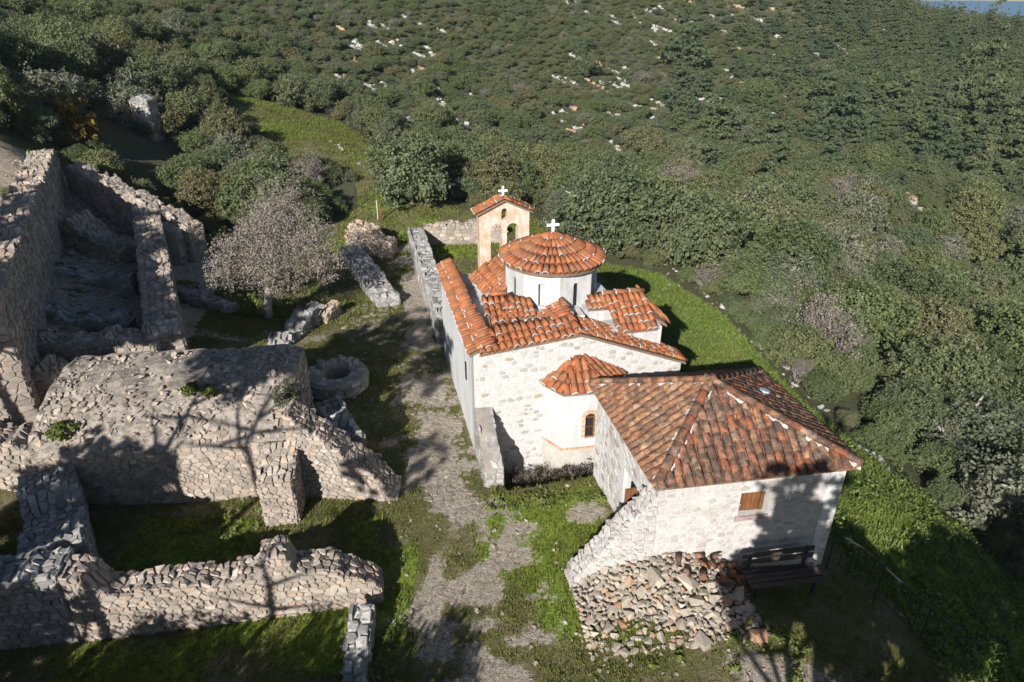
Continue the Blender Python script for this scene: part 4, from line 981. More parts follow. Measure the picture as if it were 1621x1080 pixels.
stone_wall('cross_wall', 'low rough cross wall inside the left ruined rooms', 'ruined wall', (-18.0, 23.2), (-14.2, 23.6), .6, [(0, 1.6), (1, 1.2)], [(0, 2.6), (.5, 2.3), (1, 2.0)], 'FTEB', .3, .19, 60, 'stone_grey', 'mortar', .2)
stone_wall('room_divider', 'crumbled divider between tall boundary wall and inner wall', 'ruined wall', (-15.8, 19.6), (-12.6, 20.2), .7, [(0, 1.6), (1, 1.0)], [(0, 2.7), (.5, 2.2), (1, 1.9)], 'FTEB', .3, .19, 60, 'stone_grey', 'mortar', .25)
stone_wall('courtyard_low_wall', 'low pale wall in the shaded court right of the inner wall', 'ruined wall', (-14.0, 24.9), (-10.9, 24.0), .5, [(0, .4), (1, .3)], [(0, 1.25), (.6, 1.0), (1, .75)], 'FTEB', .3, .19, 60, 'stone_grey', 'mortar', .15)
stone_wall('rubble_row', 'row of loose white stones below the grey bare tree', 'rubble row', (-8.1, 21.4), (-7.3, 24.6), .7, [(0, .0), (1, .1)], [(0, .35), (.5, .55), (1, .6)], 'FTEB', .3, .22, 80, 'stone_grey', 'mortar', .25, h=(.03, .12))
stone_wall('tile_stack', 'small stack of orange tiles and stones beside the rubble row', 'tile stack', (-7.15, 23.9), (-6.85, 24.9), .4, [(0, .0), (1, .0)], [(0, .45), (1, .65)], 'FTEB', .3, .12, 40, 'stone_warm', 'mortar', .06)
stone_wall('paved_ledge_wall', 'long low wall in blue shade beside the path', 'ruined wall', (-8.2, 31.0), (-5.5, 25.6), .95, [(0, .0), (1, .0)], [(0, .75), (.6, .6), (1, .35)], 'FTEB', .32, .2, 100, 'stone_grey', 'mortar', .12)
stone_wall('warm_ruin_stub', 'sunlit ochre stone stump of a wall beside the path', 'ruined wall', (-8.0, 31.4), (-5.75, 31.0), .8, [(0, .0), (1, .0)], [(0, 1.2), (.15, 1.75), (.5, 1.6), (.75, 1.1), (1, .85)], 'FTEB', .26, .17, 140, 'stone_warm', 'mortar', .1)
stone_wall('collapsed_wall', 'collapsed heap of wall stones beside the tall boundary wall', 'ruined wall', (-19.5, 27.6), (-16.2, 26.6), 1.1, [(0, 2.1), (1, 1.4)], [(0, 3.4), (.4, 2.9), (.7, 2.5), (1, 2.0)], 'FTEB', .28, .17, 60, 'stone', 'mortar', .4, h=(.02, .1))
stone_wall('eroded_wall', 'thick eroded wall on the shelf joining the tall boundary wall', 'ruined wall', (-14.0, 15.6), (-11.6, 16.0), 1.0, [(0, .9), (1, .5)], [(0, 2.9), (.4, 2.4), (.7, 2.2), (1, 1.6)], 'FTEB', .24, .15, 90, 'stone', 'mortar', .35, h=(.02, .09))
# low walls of the enclosure behind the church
stone_wall('enclosure_side_wall', 'pale low wall with broad flat top leading back from the church', 'wall', (-2.05, 22.6), (-4.45, 32.7), .7, [(0, 0), (1, 0)], [(0, 1.15), (1, 1.2)], 'FTEB', .3, .2, 160, 'stone_grey', 'apse_base', .04, h=(.005, .03))
stone_wall('enclosure_rear_wall', 'pale rubble wall closing the yard behind the bell tower', 'wall', (-4.3, 32.4), (-.6, 33.0), .6, [(0, 0), (1, 0)], [(0, 1.3), (1, 1.35)], 'FTEB', .28, .18, 120, 'stone', 'mortar', .08)
# square pillar among the trees
stone_wall('stone_pillar', 'lone pale stone pillar standing among the trees', 'pillar', (-23.6, 44.2), (-22.4, 44.0), .9, [(0, 2.4), (1, 2.4)], [(0, 5.6), (.5, 5.9), (1, 5.7)], 'FTEB', .3, .2, 100, 'stone_grey', 'mortar', .08)
# well
well = thing('stone_well', (-5.72, 19.35, 0), 'round low stone well head with dark opening in shaded grass', 'well')
wc = Vector((-5.72, 19.35, gz(-5.72, 19.35)))
n = 24; V = []; F = []
for r, z in ((1.0, -.2), (.97, .42), (.9, .47), (.48, .47), (.42, .42), (.42, -.6)):
    for i in range(n): a = 2 * math.pi * i / n; V.append(wc + Vector((r * math.cos(a) * 1.02, r * math.sin(a), z + rng.uniform(-.015, .015))))
for k in range(5):
    for i in range(n): F.append((k * n + i, k * n + (i + 1) % n, (k + 1) * n + (i + 1) % n, (k + 1) * n + i))
obj('core', V, F, M['mortar'], well)
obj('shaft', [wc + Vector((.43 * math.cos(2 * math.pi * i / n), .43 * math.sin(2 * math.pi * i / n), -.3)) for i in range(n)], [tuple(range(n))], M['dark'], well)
S = Stones()
S.patch(0, 2 * math.pi, 0, .43, lambda s, t, q: wc + Vector(((.99 + q) * math.cos(s), (.99 + q) * math.sin(s), t)), .26, .14, (.01, .04), .012)
S.patch(0, 2 * math.pi, .46, .93, lambda s, t, q: wc + Vector((t * math.cos(s), t * math.sin(s), .45 + q)), .3, .22, (.005, .035), .012)
S.patch(.8, 3.6, .5, .9, lambda s, t, q: wc + Vector((t * math.cos(s), t * math.sin(s), .5 + q * 1.5)), .3, .22, (.03, .12), .012, drop=.4)
S.build(well, M['stone_grey'], 200)
# thin posts by the trees
for x, y, h_, mt, lb in ((-8.5, 36.6, 1.2, 'iron', 'thin dark post standing in shade by the path'), (-7.1, 35.2, 1.0, 'post_white', 'pale post beside the path under the trees'), (-6.9, 35.0, .95, 'post_red', 'rusty red post beside the pale post')):
    z = gz(x, y); mb = MB().tube([(x, y, z - .2), (x, y, z + h_), (x, y, z + h_ + .03)], [.03, .03, .012], 8); tag(mb.build('path_post', M[mt]), lb, 'post')

# ------------------------------------------------------------------ stone paving of the path
def seg_keep(x, y, hw):
    return float(seg_dist(np.array([x]), np.array([y]), PATH)[0]) < hw
paving = tag(obj('path', [(-2.2, 14, .0), (-2.1, 14, .0), (-2.1, 14.1, -.02)], [(0, 1, 2)], M['mortar']), kind='structure')
S = Stones()
pcell = [c for c in cells(-4.2, -.9, 13.2, 21.2, .2, .17, 1.7) if seg_keep(c[0][0], c[0][1], .5 + .35 * rng.random()) and not (c[0][0] > -1.0 and c[0][1] > 15)]
pcell += [c for c in cells(-6.6, -2.6, 22.3, 27.2, .28, .2, .9) if rng.random() < .62 and (c[0][0] + 4.6) ** 2 / 4.2 + (c[0][1] - 24.7) ** 2 / 5.5 < 1 + .3 * rng.random()]
xs = np.array([c[0][0] for c in pcell]); ys = np.array([c[0][1] for c in pcell]); zz = tz(xs, ys)
for (p, poly), z0 in zip(pcell, zz):
    if rng.random() < .25: continue
    g = stone_geo(p, poly, lambda s, t, q, z0=z0: Vector((s, t, z0 + q)), rng.uniform(.002, .022), .016, .08, .35)
    if g: S.items.append((g[3] * cam_scale(g[2]), g[0], g[1]))
S.build(paving, M['path_stone'], 300)

# ------------------------------------------------------------------ vegetation
def leaf_cards(P, Nrm, size, seed, aspect=1.6, flat=.5):
    """one small bent leaf (2 triangles) per point, normals scattered round Nrm"""
    r = np.random.default_rng(seed); n = len(P)
    Nn = Nrm * flat + r.normal(size=(n, 3)) * .55; Nn /= np.linalg.norm(Nn, axis=1)[:, None] + 1e-9
    A = np.cross(Nn, r.normal(size=(n, 3))); A /= np.linalg.norm(A, axis=1)[:, None] + 1e-9; B = np.cross(Nn, A)
    s = (size * r.uniform(.6, 1.35, n))[:, None]
    V = np.stack([P - A * s * aspect * .5, P + B * s * .5, P + A * s * aspect * .5, P - B * s * .5 + Nn * s * .15], 1).reshape(-1, 3)
    return V, np.arange(4 * n).reshape(-1, 4)
def crown_mesh(name, lobes, n, size, mat, seed, shell=.55, flat=.6, sub=0, aspect=1.6):
    """lobes: (x,y,z,rx,ry,rz); leaves gathered in clumps near the lobes' surfaces"""
    r = np.random.default_rng(seed); P = []; Q = []
    w = np.array([l[3] * l[4] + l[3] * l[5] for l in lobes]); w = w / w.sum()
    for l, k in zip(lobes, r.multinomial(n, w)):
        nc = max(3, k // 22); d = r.normal(size=(nc, 3)); d /= np.linalg.norm(d, axis=1)[:, None]
        rad = 1 - shell * r.random(nc) ** 2.2 + r.normal(size=nc) * .06; c = d * rad[:, None]
        i = r.integers(0, nc, k); q = c[i] + r.normal(size=(k, 3)) * .105
        P.append(q * np.array(l[3:6]) + np.array(l[:3])); dd = q / (np.linalg.norm(q, axis=1)[:, None] + 1e-9); Q.append(dd + np.array([0, 0, .25]))
    P = np.concatenate(P); Q = np.concatenate(Q); keep = P[:, 2] > .02
    V, F = leaf_cards(P[keep], Q[keep], size, seed + 1, aspect, flat)
    return mesh_np(name, V, F, mat, False)
def rand_lobes(seed, k=7, flat=.75, spread=.62, base=.66):
    r = random.Random(seed); out = [(0, 0, base + .15, .62, .62, .55 * flat + .1)]
    for i in range(k):
        a = 6.283 * i / k + r.uniform(-.4, .4); d = spread * r.uniform(.6, 1.05); rr = r.uniform(.32, .5)
        out.append((d * math.cos(a), d * math.sin(a), base + r.uniform(-.42, .32), rr, rr, rr * r.uniform(.7, .95)))
    return out
def trunk_mesh(name, h, r0, mat, seed, branches=5, lean=.08, crown_r=.8):
    r = random.Random(seed); mb = MB(); p = Vector((0, 0, -.12)); pts = [p]
    for k in range(4): p = p + Vector((r.uniform(-lean, lean), r.uniform(-lean, lean), (h + .12) / 4)); pts.append(p)
    mb.tube(pts, [r0 * (1.25 - .2 * k) for k in range(5)], 7)
    for b in range(branches):
        s = pts[2].lerp(pts[4], r.random()); a = r.uniform(0, 6.28); d = Vector((math.cos(a), math.sin(a), r.uniform(.5, 1.1))).normalized(); l = crown_r * r.uniform(.5, .9)
        mb.tube([s, s + d * l * .5 + Vector((0, 0, .03)), s + d * l], [r0 * .5, r0 * .32, r0 * .1], 5)
    me = bpy.data.meshes.new(name); me.from_pydata(mb.v, [], mb.f); me.materials.append(mat); me.polygons.foreach_set("use_smooth", [True] * len(me.polygons)); return me
# crowns have radius about 1 (scaled per tree); several of each kind
KIND = {}
KIND['oak'] = [(crown_mesh(f"crown", rand_lobes(100 + k, 7 + k % 3, .8, .6, .66), 13000, .042, M['leaf_oak'], 200 + k), trunk_mesh("trunk", .6, .05, M['bark'], 300 + k)) for k in range(6)]
KIND['olive'] = [(crown_mesh(f"crown", rand_lobes(140 + k, 7, .8, .6, .66), 8000, .042, M['leaf_olive'], 240 + k, .7), trunk_mesh("trunk", .8, .07, M['pale_bark'], 340 + k)) for k in range(2)]
def pine_lobes(seed, tiers=6):
    r = random.Random(seed); out = []
    for t in range(tiers):
        f = t / (tiers - 1); rad = (1 - f) * .62 + .12; z = .45 + f * 1.75
        for j in range(4 if f < .8 else 2):
            a = r.uniform(0, 6.28); d = rad * .62; out.append((d * math.cos(a), d * math.sin(a), z + r.uniform(-.1, .1), rad * .55, rad * .55, rad * .24))
    return out
KIND['pine'] = [(crown_mesh("crown", pine_lobes(160 + k), 8000, .042, M['leaf_pine'], 260 + k, .8, .4, aspect=2.2), trunk_mesh("trunk", .7, .035, M['bark'], 360 + k, 3, .03, .25)) for k in range(3)]
def twig_mesh(name, seed, n=26, depth=3, mat=None, h=1.0, thin=1.0):
    r = random.Random(seed); mb = MB()
    def grow(p, d, l, rad, k):
        q = p + d * l; m_ = p.lerp(q, .5) + Vector((r.uniform(-.05, .05), r.uniform(-.05, .05), r.uniform(-.02, .05))) * l
        mb.tube([p, m_, q], [rad, rad * .8, rad * .5], 3 if k < depth else 5)
        if k > 0:
            for _ in range(r.choice((3, 4, 4)) if k > 1 else 4):
                nd_ = (d + Vector((r.uniform(-.75, .75), r.uniform(-.75, .75), r.uniform(-.25, .6)))).normalized(); grow(p.lerp(q, r.uniform(.45, 1)), nd_, l * r.uniform(.5, .75), rad * .55, k - 1)
    for i in range(n):
        a = r.uniform(0, 6.28); t = r.uniform(.1, .9); d = Vector((math.cos(a) * t, math.sin(a) * t, 1)).normalized(); grow(Vector((r.uniform(-.1, .1), r.uniform(-.1, .1), -.05)), d, h * r.uniform(.4, .65), .022 * thin, depth)
    me = bpy.data.meshes.new(name); me.from_pydata(mb.v, [], mb.f); me.materials.append(mat or M['twig']); return me
bare_a = [crown_mesh("crown", rand_lobes(180 + k, 8, .75, .55, .8), 3000, .022, M['leaf_grey'], 280 + k, .9) for k in range(2)]
KIND['bare'] = [(bare_a[k], twig_mesh("trunk", 380 + k, 9, 3)) for k in range(2)]

def put_tree(kind, k, x, y, z, s, label, cat, group, name, sz=None, rot=None):
    cm, tm = KIND[kind][k % len(KIND[kind])]
    t = bpy.data.objects.new(name, None); COL.objects.link(t); t.location = (x, y, z); t.empty_display_size = .2
    tag(t, label, cat, group, 'thing')
    a = rng.uniform(0, 6.28) if rot is None else rot
    for nm, me in (('crown', cm), ('trunk', tm)):
        o = bpy.data.objects.new(nm, me); COL.objects.link(o); o.parent = t; o.rotation_euler = (0, 0, a); o.scale = (s, s, sz or s)
    return t
# limestone outcrops stand clear of the scrub
OUT = []
for _ in range(330):
    a = R(rng.uniform(-14, 37)); d = rng.uniform(66, 150); x, y = d * math.sin(a), d * math.cos(a)
    if float(vnoise(np.array([x]), np.array([y]), 26, 71)[0]) < -.12 - .1 * (d > 100): continue
    OUT.append((x, y, rng.uniform(.4, 1.5), R(rng.uniform(-75, -35)), rng.random() < .2))
# candidate places on the slopes
cand = []
def scatter(n, d0, d1, a0, a1, smin, smax, sep):
    r = nrng; d = np.sqrt(r.uniform(d0 * d0, d1 * d1, n)); a = np.radians(r.uniform(a0, a1, n)); X = d * np.sin(a); Y = d * np.cos(a)
    ok = ~in_poly(X, Y, TERRACE); X, Y = X[ok], Y[ok]; S = r.uniform(smin, smax, len(X)); Z = tz(X, Y)
    return X, Y, Z, S
grid = {}
for x, y, sp_, an, _ in OUT:
    for t in (-1.1, -.4, .3, 1.0):
        for b_ in (0, -.9): qx, qy = x + sp_ * t * math.cos(an), y + sp_ * t * math.sin(an) + b_; grid.setdefault((int(qx // 4), int(qy // 4)), []).append((qx, qy, .3))
def free(x, y, r_):
    c = int(x // 4), int(y // 4)
    for i in (-1, 0, 1):
        for j in (-1, 0, 1):
            for (px_, py_, pr) in grid.get((c[0] + i, c[1] + j), ()):
                if (px_ - x) ** 2 + (py_ - y) ** 2 < (.53 * (pr + r_)) ** 2: return False
    return True
MEADOW_OK = lambda X, Y: True
for n, d0, d1, a0, a1, s0, s1 in ((60, 34, 70, 8, 50, 2.0, 3.0), (70, 60, 120, 4, 44, 1.9, 2.9), (1500, 16, 60, -44, 62, 1.3, 2.5), (6000, 16, 60, -44, 62, .6, 1.2), (4500, 55, 100, -44, 50, 1.0, 2.0), (14000, 55, 100, -44, 48, .4, .8), (5000, 95, 190, -44, 46, .75, 1.3), (30000, 90, 175, -44, 46, .35, .65)):
    X, Y, Z, S_ = scatter(n, d0, d1, a0, a1, s0, s1, 1)
    for x, y, z, s in zip(X, Y, Z, S_):
        if free(x, y, s): grid.setdefault((int(x // 4), int(y // 4)), []).append((x, y, s)); cand.append((x, y, z, s))
# keep crowns off the buildings, the path and the grass
edge_pts = TERRACE + [TERRACE[0]]
ex = np.array([c[0] for c in cand]); ey = np.array([c[1] for c in cand]); ed = seg_dist(ex, ey, edge_pts)
cand = [c for c, d in zip(cand, ed) if d > c[3] * (.85 if c[0] > 3 and c[1] < 33 else .45) and not (35 < c[1] < 44.5 and abs(c[0] + 23.0 * c[1] / 44) < 1.1 + .5 * c[3] and c[3] > .75)]
for (x0, y0), (x1, y1) in zip(TERRACE[20:27], TERRACE[21:28]):      # bushes standing along the edge of the grass
    l = math.hypot(x1 - x0, y1 - y0); n = int(l / 1.0); nx_, ny_ = -(y1 - y0) / l, (x1 - x0) / l
    for i in range(n):
        t = (i + rng.random()) / n; o_ = rng.uniform(.6, 1.3); x, y = x0 + (x1 - x0) * t + nx_ * o_, y0 + (y1 - y0) * t + ny_ * o_
        if not in_poly(np.array([x]), np.array([y]), TERRACE)[0]: cand.append((x, y, gz(x, y), rng.uniform(.45, .85)))
def zone(x, y):
    d = math.hypot(x, y); v = float(vnoise(np.array([x]), np.array([y]), 9, 31)[0])
    a = math.degrees(math.atan2(x, y))
    if d > 62 and a > 12 and rng.random() < (.10 + .75 * max(0, min(1, (a - 20) / 14)) * (d > 80)): return 'pine'
    if v > .28 and rng.random() < .5: return 'olive'
    u = rng.random()
    if u < .045: return 'bare'
    if u < .10: return 'olive'
    return 'oak'
cand2 = []
for x, y, z, s in cand:
    k = zone(x, y)
    if k == 'pine': s = max(s, .8) * (1.25 + .6 * (math.hypot(x, y) > 85))
    vis = abs(x) < .78 * (y * .891 + 5 * .454 + 3)
    cand2.append((cam_scale((x, y, z)) * s * (1 if vis else .01), x, y, z, s, k))
cand2.sort(key=lambda c: -c[0])
WORDS = {'oak': ('evergreen_oak', 'dark green evergreen oak', 'tree'), 'olive': ('olive_bush', 'silvery green olive bush', 'bush'), 'pine': ('pine_tree', 'green layered pine', 'pine tree'), 'bare': ('bare_bush', 'grey leafless bush', 'bush')}
def where(x, y):
    if x > 9 and y < 36: return 'in the thick wood below the grass bank'
    if x > 2 and y < 48: return 'behind the church and its grass bank'
    if x < -9 and y < 48: return 'in the wood behind the ruined rooms'
    if x < -3: return 'on the wooded slope beyond the green meadow'
    return 'on the scrubby hillside beyond the church'
for i, (pz_, x, y, z, s, k) in enumerate(cand2[:300]):
    nm, lb, ct = WORDS[k]; wh = where(x, y); lb = ('small ' if s < 1.2 else 'large ' if s > 1.9 else 'medium sized ') + lb; put_tree(k, rng.randrange(6), x, y, z - .05, s, f"{lb} {wh}", ct, f"{lb}s {wh}", nm, sz=s * rng.uniform(.85, 1.15))
# the rest of the hillside cover: one mass per kind, instanced
def mass(name, rows, protos):
    if not rows: return
    P = np.array([(r[1], r[2], r[3] - .05) for r in rows]); me = bpy.data.meshes.new(name); me.vertices.add(len(P)); me.vertices.foreach_set("co", P.astype(np.float32).ravel())
    for an, vals in (("size", [r[4] for r in rows]), ("tall", [r[4] * (1 if math.hypot(r[1], r[2]) < 66 or r[5] == 'pine' else .72) for r in rows]), ("turn", [rng.uniform(0, 6.28) for _ in rows])):
        at = me.attributes.new(an, 'FLOAT', 'POINT'); at.data.foreach_set("value", np.array(vals, np.float32))
    o = bpy.data.objects.new(name, me); COL.objects.link(o); tag(o, kind='stuff')
    ng = bpy.data.node_groups.new(name, 'GeometryNodeTree'); ng.interface.new_socket("Geometry", in_out='INPUT', socket_type='NodeSocketGeometry'); ng.interface.new_socket("Geometry", in_out='OUTPUT', socket_type='NodeSocketGeometry')
    N = ng.nodes; L = ng.links; gi = N.new("NodeGroupInput"); go = N.new("NodeGroupOutput"); iop = N.new("GeometryNodeInstanceOnPoints"); jn = N.new("GeometryNodeJoinGeometry")
    for po in protos:
        oi = N.new("GeometryNodeObjectInfo"); oi.inputs[0].default_value = po; oi.inputs["As Instance"].default_value = False; oi.transform_space = 'ORIGINAL'
        g2 = N.new("GeometryNodeGeometryToInstance"); L.new(oi.outputs["Geometry"], g2.inputs[0]); L.new(g2.outputs[0], jn.inputs[0])
    L.new(gi.outputs[0], iop.inputs["Points"]); L.new(jn.outputs[0], iop.inputs["Instance"]); iop.inputs["Pick Instance"].default_value = True
    a1 = N.new("GeometryNodeInputNamedAttribute"); a1.data_type = 'FLOAT'; a1.inputs[0].default_value = "size"; a3 = N.new("GeometryNodeInputNamedAttribute"); a3.data_type = 'FLOAT'; a3.inputs[0].default_value = "tall"; sx_ = N.new("ShaderNodeCombineXYZ"); L.new(a1.outputs[0], sx_.inputs[0]); L.new(a1.outputs[0], sx_.inputs[1]); L.new(a3.outputs[0], sx_.inputs[2]); L.new(sx_.outputs[0], iop.inputs["Scale"])
    a2 = N.new("GeometryNodeInputNamedAttribute"); a2.data_type = 'FLOAT'; a2.inputs[0].default_value = "turn"
    cx_ = N.new("ShaderNodeCombineXYZ"); L.new(a2.outputs[0], cx_.inputs[2]); L.new(cx_.outputs[0], iop.inputs["Rotation"])
    L.new(iop.outputs[0], go.inputs[0]); md = o.modifiers.new("instances", 'NODES'); md.node_group = ng
    return o
first = {}
for o in bpy.data.objects:
    if o.name.startswith('crown') and o.data not in first: first[o.data] = o
for k, nm in (('oak', 'hillside_scrub'), ('olive', 'hillside_olive_scrub'), ('pine', 'hillside_pines'), ('bare', 'hillside_bare_scrub')):
    mass(nm, [r for r in cand2[300:] if r[5] == k], [first[c] for c, _ in KIND[k] if c in first])

# particular trees
def special(kind, k, x, y, s, label, cat, name, sz=None): return put_tree(kind, k, x, y, gz(x, y) - .05, s, label, cat, None, name, sz)
special('oak', 1, -5.6, 37.6, 2.7, 'round evergreen oak beside the rear wall, stems showing below', 'tree', 'evergreen_oak')
special('oak', 2, 5.4, 33.9, 3.3, 'large round evergreen tree behind the bell tower and dome', 'tree', 'evergreen_oak', 3.0)
special('oak', 4, 9.0, 32.2, 2.5, 'evergreen tree at the top corner of the grass bank', 'tree', 'evergreen_oak')
special('bare', 0, 8.9, 28.6, 1.0, 'small leafless bush at the edge of the grass bank', 'bush', 'bare_bush')
special('oak', 3, -13.2, 34.4, 2.0, 'bushy evergreen tree behind the grey bare tree', 'tree', 'evergreen_oak')
special('bare', 1, -11.6, 33.4, 2.2, 'brown grey twiggy tree behind the grey bare tree', 'tree', 'bare_tree')
special('bare', 0, -14.8, 38.5, 1.9, 'pale leafless thicket below the meadow', 'bush', 'bare_bush')
special('bare', 1, -11.8, 39.5, 1.7, 'silver grey leafless bush at the meadow foot', 'bush', 'bare_bush')
KIND['yellow'] = [(crown_mesh("crown", rand_lobes(500, 6), 2600, .09, M['leaf_yellow'], 501), trunk_mesh("trunk", .7, .06, M['bark'], 502))]
special('yellow', 0, -24.0, 38.6, 1.6, 'yellow autumn bush behind the tall boundary wall', 'bush', 'autumn_bush', 1.9)
KIND['light'] = [(crown_mesh("crown", rand_lobes(510, 6), 2200, .085, M['leaf_light'], 511), trunk_mesh("trunk", .7, .05, M['bark'], 512))]
special('light', 0, -16.9, 32.3, 1.2, 'light green bush behind the sloping gable wall', 'bush', 'green_bush')
special('light', 0, -13.9, 30.4, .8, 'yellow green bush at the end of the sloping gable wall', 'bush', 'green_bush')
special('light', 0, -9.9, 24.3, .7, 'small olive green bush at the foot of the grey bare tree', 'bush', 'green_bush')
# the grey bare tree of the court
GT = []
tw = twig_mesh("limbs", 701, 7, 3, M['twig'], 1.9, 2.0)
gt = thing('bare_tree', (-9.45, 24.3, gz(-9.45, 24.3)), 'wide grey brown tree with dry twigs and pale trunk in the court', 'tree')
mb = MB(); b0 = Vector((-9.45, 24.0, gz(-9.45, 24) - .1)); mb.tube([b0, b0 + Vector((.02, .1, .5)), b0 + Vector((.1, .25, 1.1)), b0 + Vector((.2, .5, 1.6))], [.20, .15, .14, .11], 9); mb.build('trunk', M['pale_bark'], gt, True)
o = bpy.data.objects.new('limbs', tw); COL.objects.link(o); o.parent = gt; o.location = (.25, .3, 1.0)
cr = crown_mesh("crown", [(0, 0, 2.1, 1.4, 1.4, 1.0), (-1.5, .2, 1.7, .9, 1.0, .75), (1.5, 0, 2.2, .95, 1.0, .8), (.3, -1.0, 1.5, 1.2, 1.0, .8), (-.4, 1.0, 2.2, 1.2, 1.0, 1.0), (.5, .3, 2.9, .9, .9, .7), (1.9, -.3, 1.5, .8, .8, .6), (-1.7, -.6, 1.3, .7, .7, .6)], 30000, .04, M['leaf_grey'], 702, .75, .5)
o = bpy.data.objects.new('crown', cr); COL.objects.link(o); o.parent = gt; o.location = (.4, .2, .3); o.scale = (1, 1, 1.2)
tw2 = crown_mesh("green_growth", [(0, 0, .55, .7, .6, .45)], 1600, .07, M['leaf_light'], 703); o = bpy.data.objects.new('green_growth', tw2); COL.objects.link(o); o.parent = gt; o.location = (.4, .1, 1.0)

# trees behind the drone whose shade falls into the picture
def tall_tree(x, y, h, cr_, cz, label, seed, n=4200, lobes=None, rt=.13):
    z = gz(x, y); t = thing('tall_pine', (x, y, z), label, 'pine tree', 'tall pines standing behind the viewpoint'); r = random.Random(seed)
    mb = MB(); P = [Vector((x, y, z - .2))]
    for k in range(5): P.append(P[-1] + Vector((r.uniform(-.12, .12), r.uniform(-.12, .12), h / 5)))
    mb.tube(P, [rt * (1.15 - .17 * k) for k in range(6)], 8)
    for k in range(7):
        s = P[3].lerp(P[5], r.random()); a = r.uniform(0, 6.28); d = Vector((math.cos(a), math.sin(a), r.uniform(.1, .6))); mb.tube([s, s + d * cr_ * .5, s + d * cr_ * .85], [.06, .04, .015], 5)
    mb.build('trunk', M['bark'], t, True)
    lb = []
    for k in range(9):
        a = r.uniform(0, 6.28); d = cr_ * r.uniform(.25, .75); rr = cr_ * r.uniform(.28, .42); lb.append((d * math.cos(a), d * math.sin(a), r.uniform(-.5, .5) * cz, rr, rr, rr * .6))
    me = crown_mesh("crown", [(l[0], l[1], l[2] + 50, *l[3:]) for l in lb], n, .13, M['leaf_pine'], seed, .8, .4)
    o = bpy.data.objects.new('crown', me); COL.objects.link(o); o.parent = t; o.location = (0, 0, h - 50 + .1)
    return t
SH = [(-11.6, 4.4, 8.6, 1.7, 1.0), (-10.3, 3.2, 9.2, 2.4, 1.4), (-14.6, 10.4, 6.2, 2.4, 2.0), (-17.0, 9.5, 5.6, 2.6, 2.2), (-19.5, 10.5, 5.6, 2.8, 2.4), (-22.5, 12.0, 5.4, 2.8, 2.4), (-25.5, 15.0, 5.2, 2.8, 2.4), (-8.4, .2, 7.6, 1.1, .8),
      (-13.6, 4.3, 4.6, 2.0, 2.0), (-13.0, 2.5, 4.0, 2.2, 2.2), (-11.3, 2.6, 3.4, 2.0, 2.0), (2.9, 1.8, 4.9, 1.9, 1.6), (2.6, -.2, 7.6, 1.9, 2.0), (8.2, 2.4, 4.4, 2.1, 1.9), (10.2, 3.0, 5.4, 2.1, 1.9), (12.4, 3.8, 6.2, 2.2, 2.0), (5.0, 2.6, 3.2, 1.9, 1.7), (6.4, 3.4, 3.4, 1.9, 1.8), (4.2, 3.6, 3.6, 1.7, 1.6)]
for i, (x, y, h_, c_, cz_) in enumerate(SH): tall_tree(x, y, h_, c_, cz_, 'tall pine behind the viewpoint throwing shade over the ruins', 800 + i, (4200 if 2.8 < x < 4 else 6500) if h_ < 7 else 2600 if x > 0 else 1100 if c_ < 1.2 else 6500 if c_ == 2.4 else 3600)
for i in range(7): put_tree('oak', i, -9.6 + i * 1.0, 2.9 + .3 * math.sin(i * 2.2), gz(-9.6 + i, 2.9) - .05, 1.5, 'unseen evergreen bush added behind the viewpoint to shade the ground', 'bush', 'added shade bushes behind the viewpoint', 'shade_bush', 2.7)  # unseen row, added and sized to shade the ground before the foreground wall


# ------------------------------------------------------------------ ground cover
def blades(n, xr, yr, dens, h, w, seed, mat, name, per=4):
    r = np.random.default_rng(seed); X = r.uniform(*xr, n); Y = r.uniform(*yr, n); k = r.random(n) < dens(X, Y); X = X[k]; Y = Y[k]; Z = tz(X, Y)
    P = np.repeat(np.stack([X, Y, Z], -1), per, 0); m_ = len(P); P[:, :2] += r.normal(size=(m_, 2)) * w * 1.6
    a = r.uniform(0, 6.28, m_); hh_ = h * r.uniform(.5, 1.4, m_); dx = np.stack([np.cos(a), np.sin(a), np.zeros(m_)], -1) * (w * r.uniform(.6, 1.3, m_))[:, None]
    tip = np.stack([r.normal(size=m_) * .5 * hh_, r.normal(size=m_) * .5 * hh_, hh_], -1); P[:, 2] -= .01
    V = np.stack([P - dx, P + dx, P + tip], 1).reshape(-1, 3)
    me = mesh_np(name, V, np.arange(3 * m_).reshape(-1, 3), mat, False); o = bpy.data.objects.new(name, me); COL.objects.link(o); tag(o, kind='stuff'); return o
FOOT = [[C3(-.1, -.1, 0).xy, C3(6, -.1, 0).xy, C3(6, 6.4, 0).xy, C3(-.1, 6.4, 0).xy], [HFL.xy, HFR.xy, HBR.xy, HBL.xy], [(-11.6, 13.1), (-5.5, 13.9), (-6, 17.6), (-12, 17)]]
FOOT = [[(p[0], p[1]) for p in f] for f in FOOT]
def dens_grass(X, Y):
    a, b_, c = masks(X, Y); d = (1 - np.clip(a * 1.6, 0, 1)) * (c < .5) * np.clip(.55 + 1.1 * vnoise(X, Y, 1.1, 41) + .5 * b_, 0, 1)
    for f in FOOT: d = d * ~in_poly(X, Y, f)
    return d
blades(90000, (-12, 9), (7, 24), dens_grass, .07, .016, 51, M['grass_blade'], 'grass')
blades(60000, (-25, 5), (24, 62), dens_grass, .12, .035, 53, M['grass_blade'], 'meadow_grass', 3)
blades(26000, (4, 15), (7, 33), lambda X, Y: masks(X, Y)[1] * (masks(X, Y)[2] < .5) * dens_grass(X, Y), .10, .03, 52, M['weed'], 'bank_weeds', 5)
